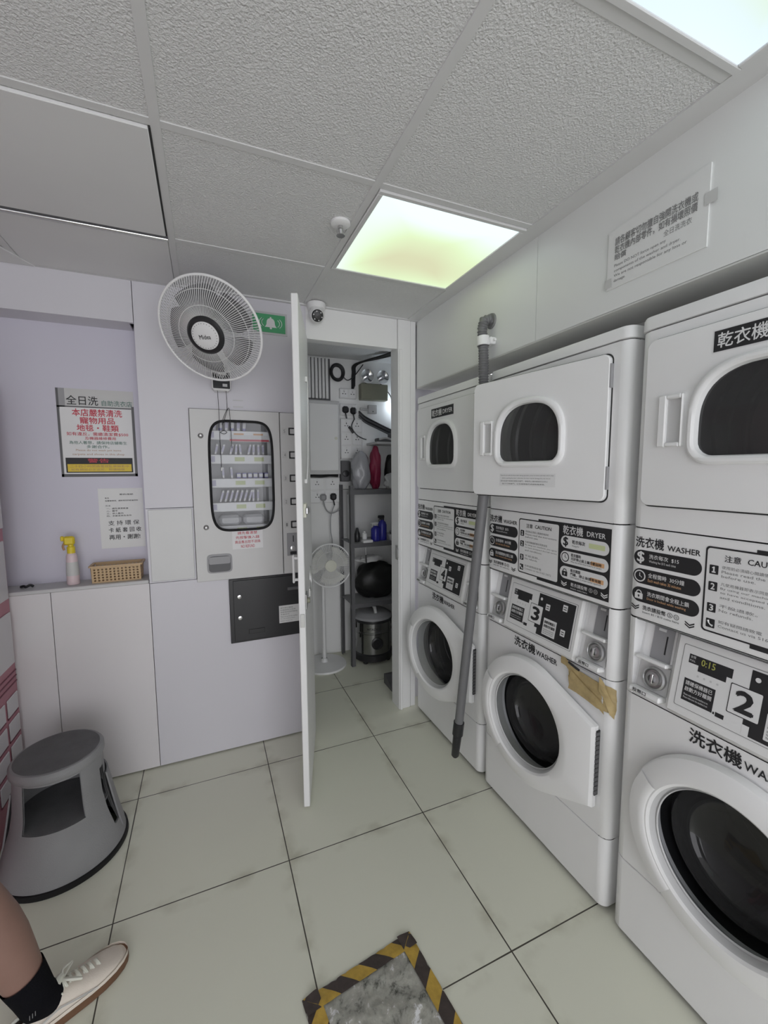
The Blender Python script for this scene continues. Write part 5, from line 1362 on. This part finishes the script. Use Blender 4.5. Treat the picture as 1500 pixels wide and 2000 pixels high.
b = MB(); b.tube([(VX-.01, VY-.10, .405), (VX-.01, VY-.08, .445), (VX-.01, VY+.0, .462), (VX-.01, VY+.08, .445), (VX-.01, VY+.10, .405)], .013, greyl, 12); b.build('handle', l_)
for a in (PI*1.02, -.2):
    b = MB(); ca, sa = math.cos(a), math.sin(a); g_ = Fr(F_.p(.152*ca, .152*sa, .28), (-sa, ca, 0), (0, 0, 1), (ca, sa, 0)); b.fbox(g_, -.014, .014, 0, .085, 0, .012, chrome, .003); b.build('clasp', t)
bf = []
b = MB()
def wrap_text(b, s, a_mid, span, z0, z1, r, m, bold):
    vs_, fs_, x0, x1, y0, y1 = text_mesh(s, bold)
    b.add([(VX+r*math.cos(a_mid+(x-(x0+x1)/2)/(x1-x0)*span), VY+r*math.sin(a_mid+(x-(x0+x1)/2)/(x1-x0)*span), z0+(y-y0)/(y1-y0)*(z1-z0)) for x, y in vs_], fs_, m)
wrap_text(b, 'HITACHI', -PI/2-.36, .55, .282, .300, .1535, black, .02); b.build('lettering', t)
b = MB(); a = -PI/2-.12; g_ = Fr((VX+.150*math.cos(a), VY+.150*math.sin(a), .175), (-math.sin(a), math.cos(a), 0), (0, 0, 1), (math.cos(a), math.sin(a), 0)); b.lathe(g_, [(0, 0), (.046, 0), (.048, .010), (.038, .014), (.034, .008), (0, .008)], blackp, 32); b.build('hose_port', t)
b = MB(); b.tube([(1.040, 3.10, .42), (1.030, 3.09, .34), (1.035, 3.09, .28), (1.045, 3.09, .20)], .011, blackp, 10)
tag(b.build('suction_hose'), 'short black hose hanging beside the drum vacuum and the rack post', 'hose')
# pedestal fan
t = thing('pedestal_fan', 'white pedestal fan with a round base on the store room floor', 'fan', (.815, 3.17, 0)); F_ = Fr((.815, 3.17, 0), (1, 0, 0), (0, 1, 0), (0, 0, 1))
b = MB(); b.lathe(F_, [(0, .0), (.172, .0), (.175, .006), (.172, .016), (.10, .024), (.030, .032), (.026, .05), (.022, .06)], white2, 48); b.build('base', t)
b = MB(); b.tube([(.815, 3.17, .04), (.815, 3.17, .66), (.820, 3.17, .78)], [.016, .014, .014], white2, 16); b.build('pole', t)
hc = V3((.860, 3.115, .815)); hn = V3((-.10, -1, .12)).normalized(); hu = V3((0, 0, 1)); hu = (hu-hn*hu.dot(hn)).normalized(); G2 = Fr(hc, hu.cross(hn), hu, hn); R2 = .165
b = MB(); b.tube([G2.p(R2*math.cos(a), R2*math.sin(a), 0) for a in [2*PI*i/56 for i in range(56)]], .006, white2, 8, closed=True)
for sd_ in (1, -1):
    for i in range(64):
        a = 2*PI*i/64; b.tube([G2.p((.04+(R2-.04)*q/5)*math.cos(a), (.04+(R2-.04)*q/5)*math.sin(a), sd_*.04*(1-((.04+(R2-.04)*q/5)/R2)**2.4)) for q in range(6)], .0014, white2, 4, cap=False)
    b.tube([G2.p(.105*math.cos(a), .105*math.sin(a), sd_*.027) for a in [2*PI*i/40 for i in range(40)]], .0016, white2, 5, closed=True)
g2_ = b.build('guard', t)
b = MB(); b.lathe(G2, [(.046, .036), (.044, .045), (.02, .049), (0, .05)], ivory, 28); b.build('hub_badge', g2_)
palem = mat('blade_pale', (.62, .62, .58), .35)
for i in range(3):
    a0 = 2*PI*i/3+.5; rows = []
    for q in range(7):
        r = .03+.115*q/6; row = []
        for k_ in range(6):
            s_ = k_/5-.5; aa = a0+s_*1.55+.2*q/6; row.append(G2.p(r*math.cos(aa), r*math.sin(aa), s_*.04))
        rows.append(row)
    b = MB(); b.grid(rows, palem); b.build('blade', t)
b = MB(); b.lathe(G2, [(0, -.045), (.04, -.048), (.05, -.06), (.048, -.11), (.03, -.13), (0, -.132)], white2, 28); b.build('motor', t)
b = MB(); b.tube([G2.p(0, -.02, -.07), (.826, 3.172, .76)], .018, white2, 12); b.build('neck', t)
# dark foot pedal / door stop by the jamb
b = MB(); b.prism(Fr((1.185, 2.64, 0), (0, 1, 0), (0, 0, 1), (-1, 0, 0)), [(-.06, .0), (.08, .0), (.08, .07), (.05, .075), (-.06, .015)], -.04, .045, greyd)
tag(b.build('door_wedge'), 'dark wedge on the store room floor beside the door jamb', 'wedge')
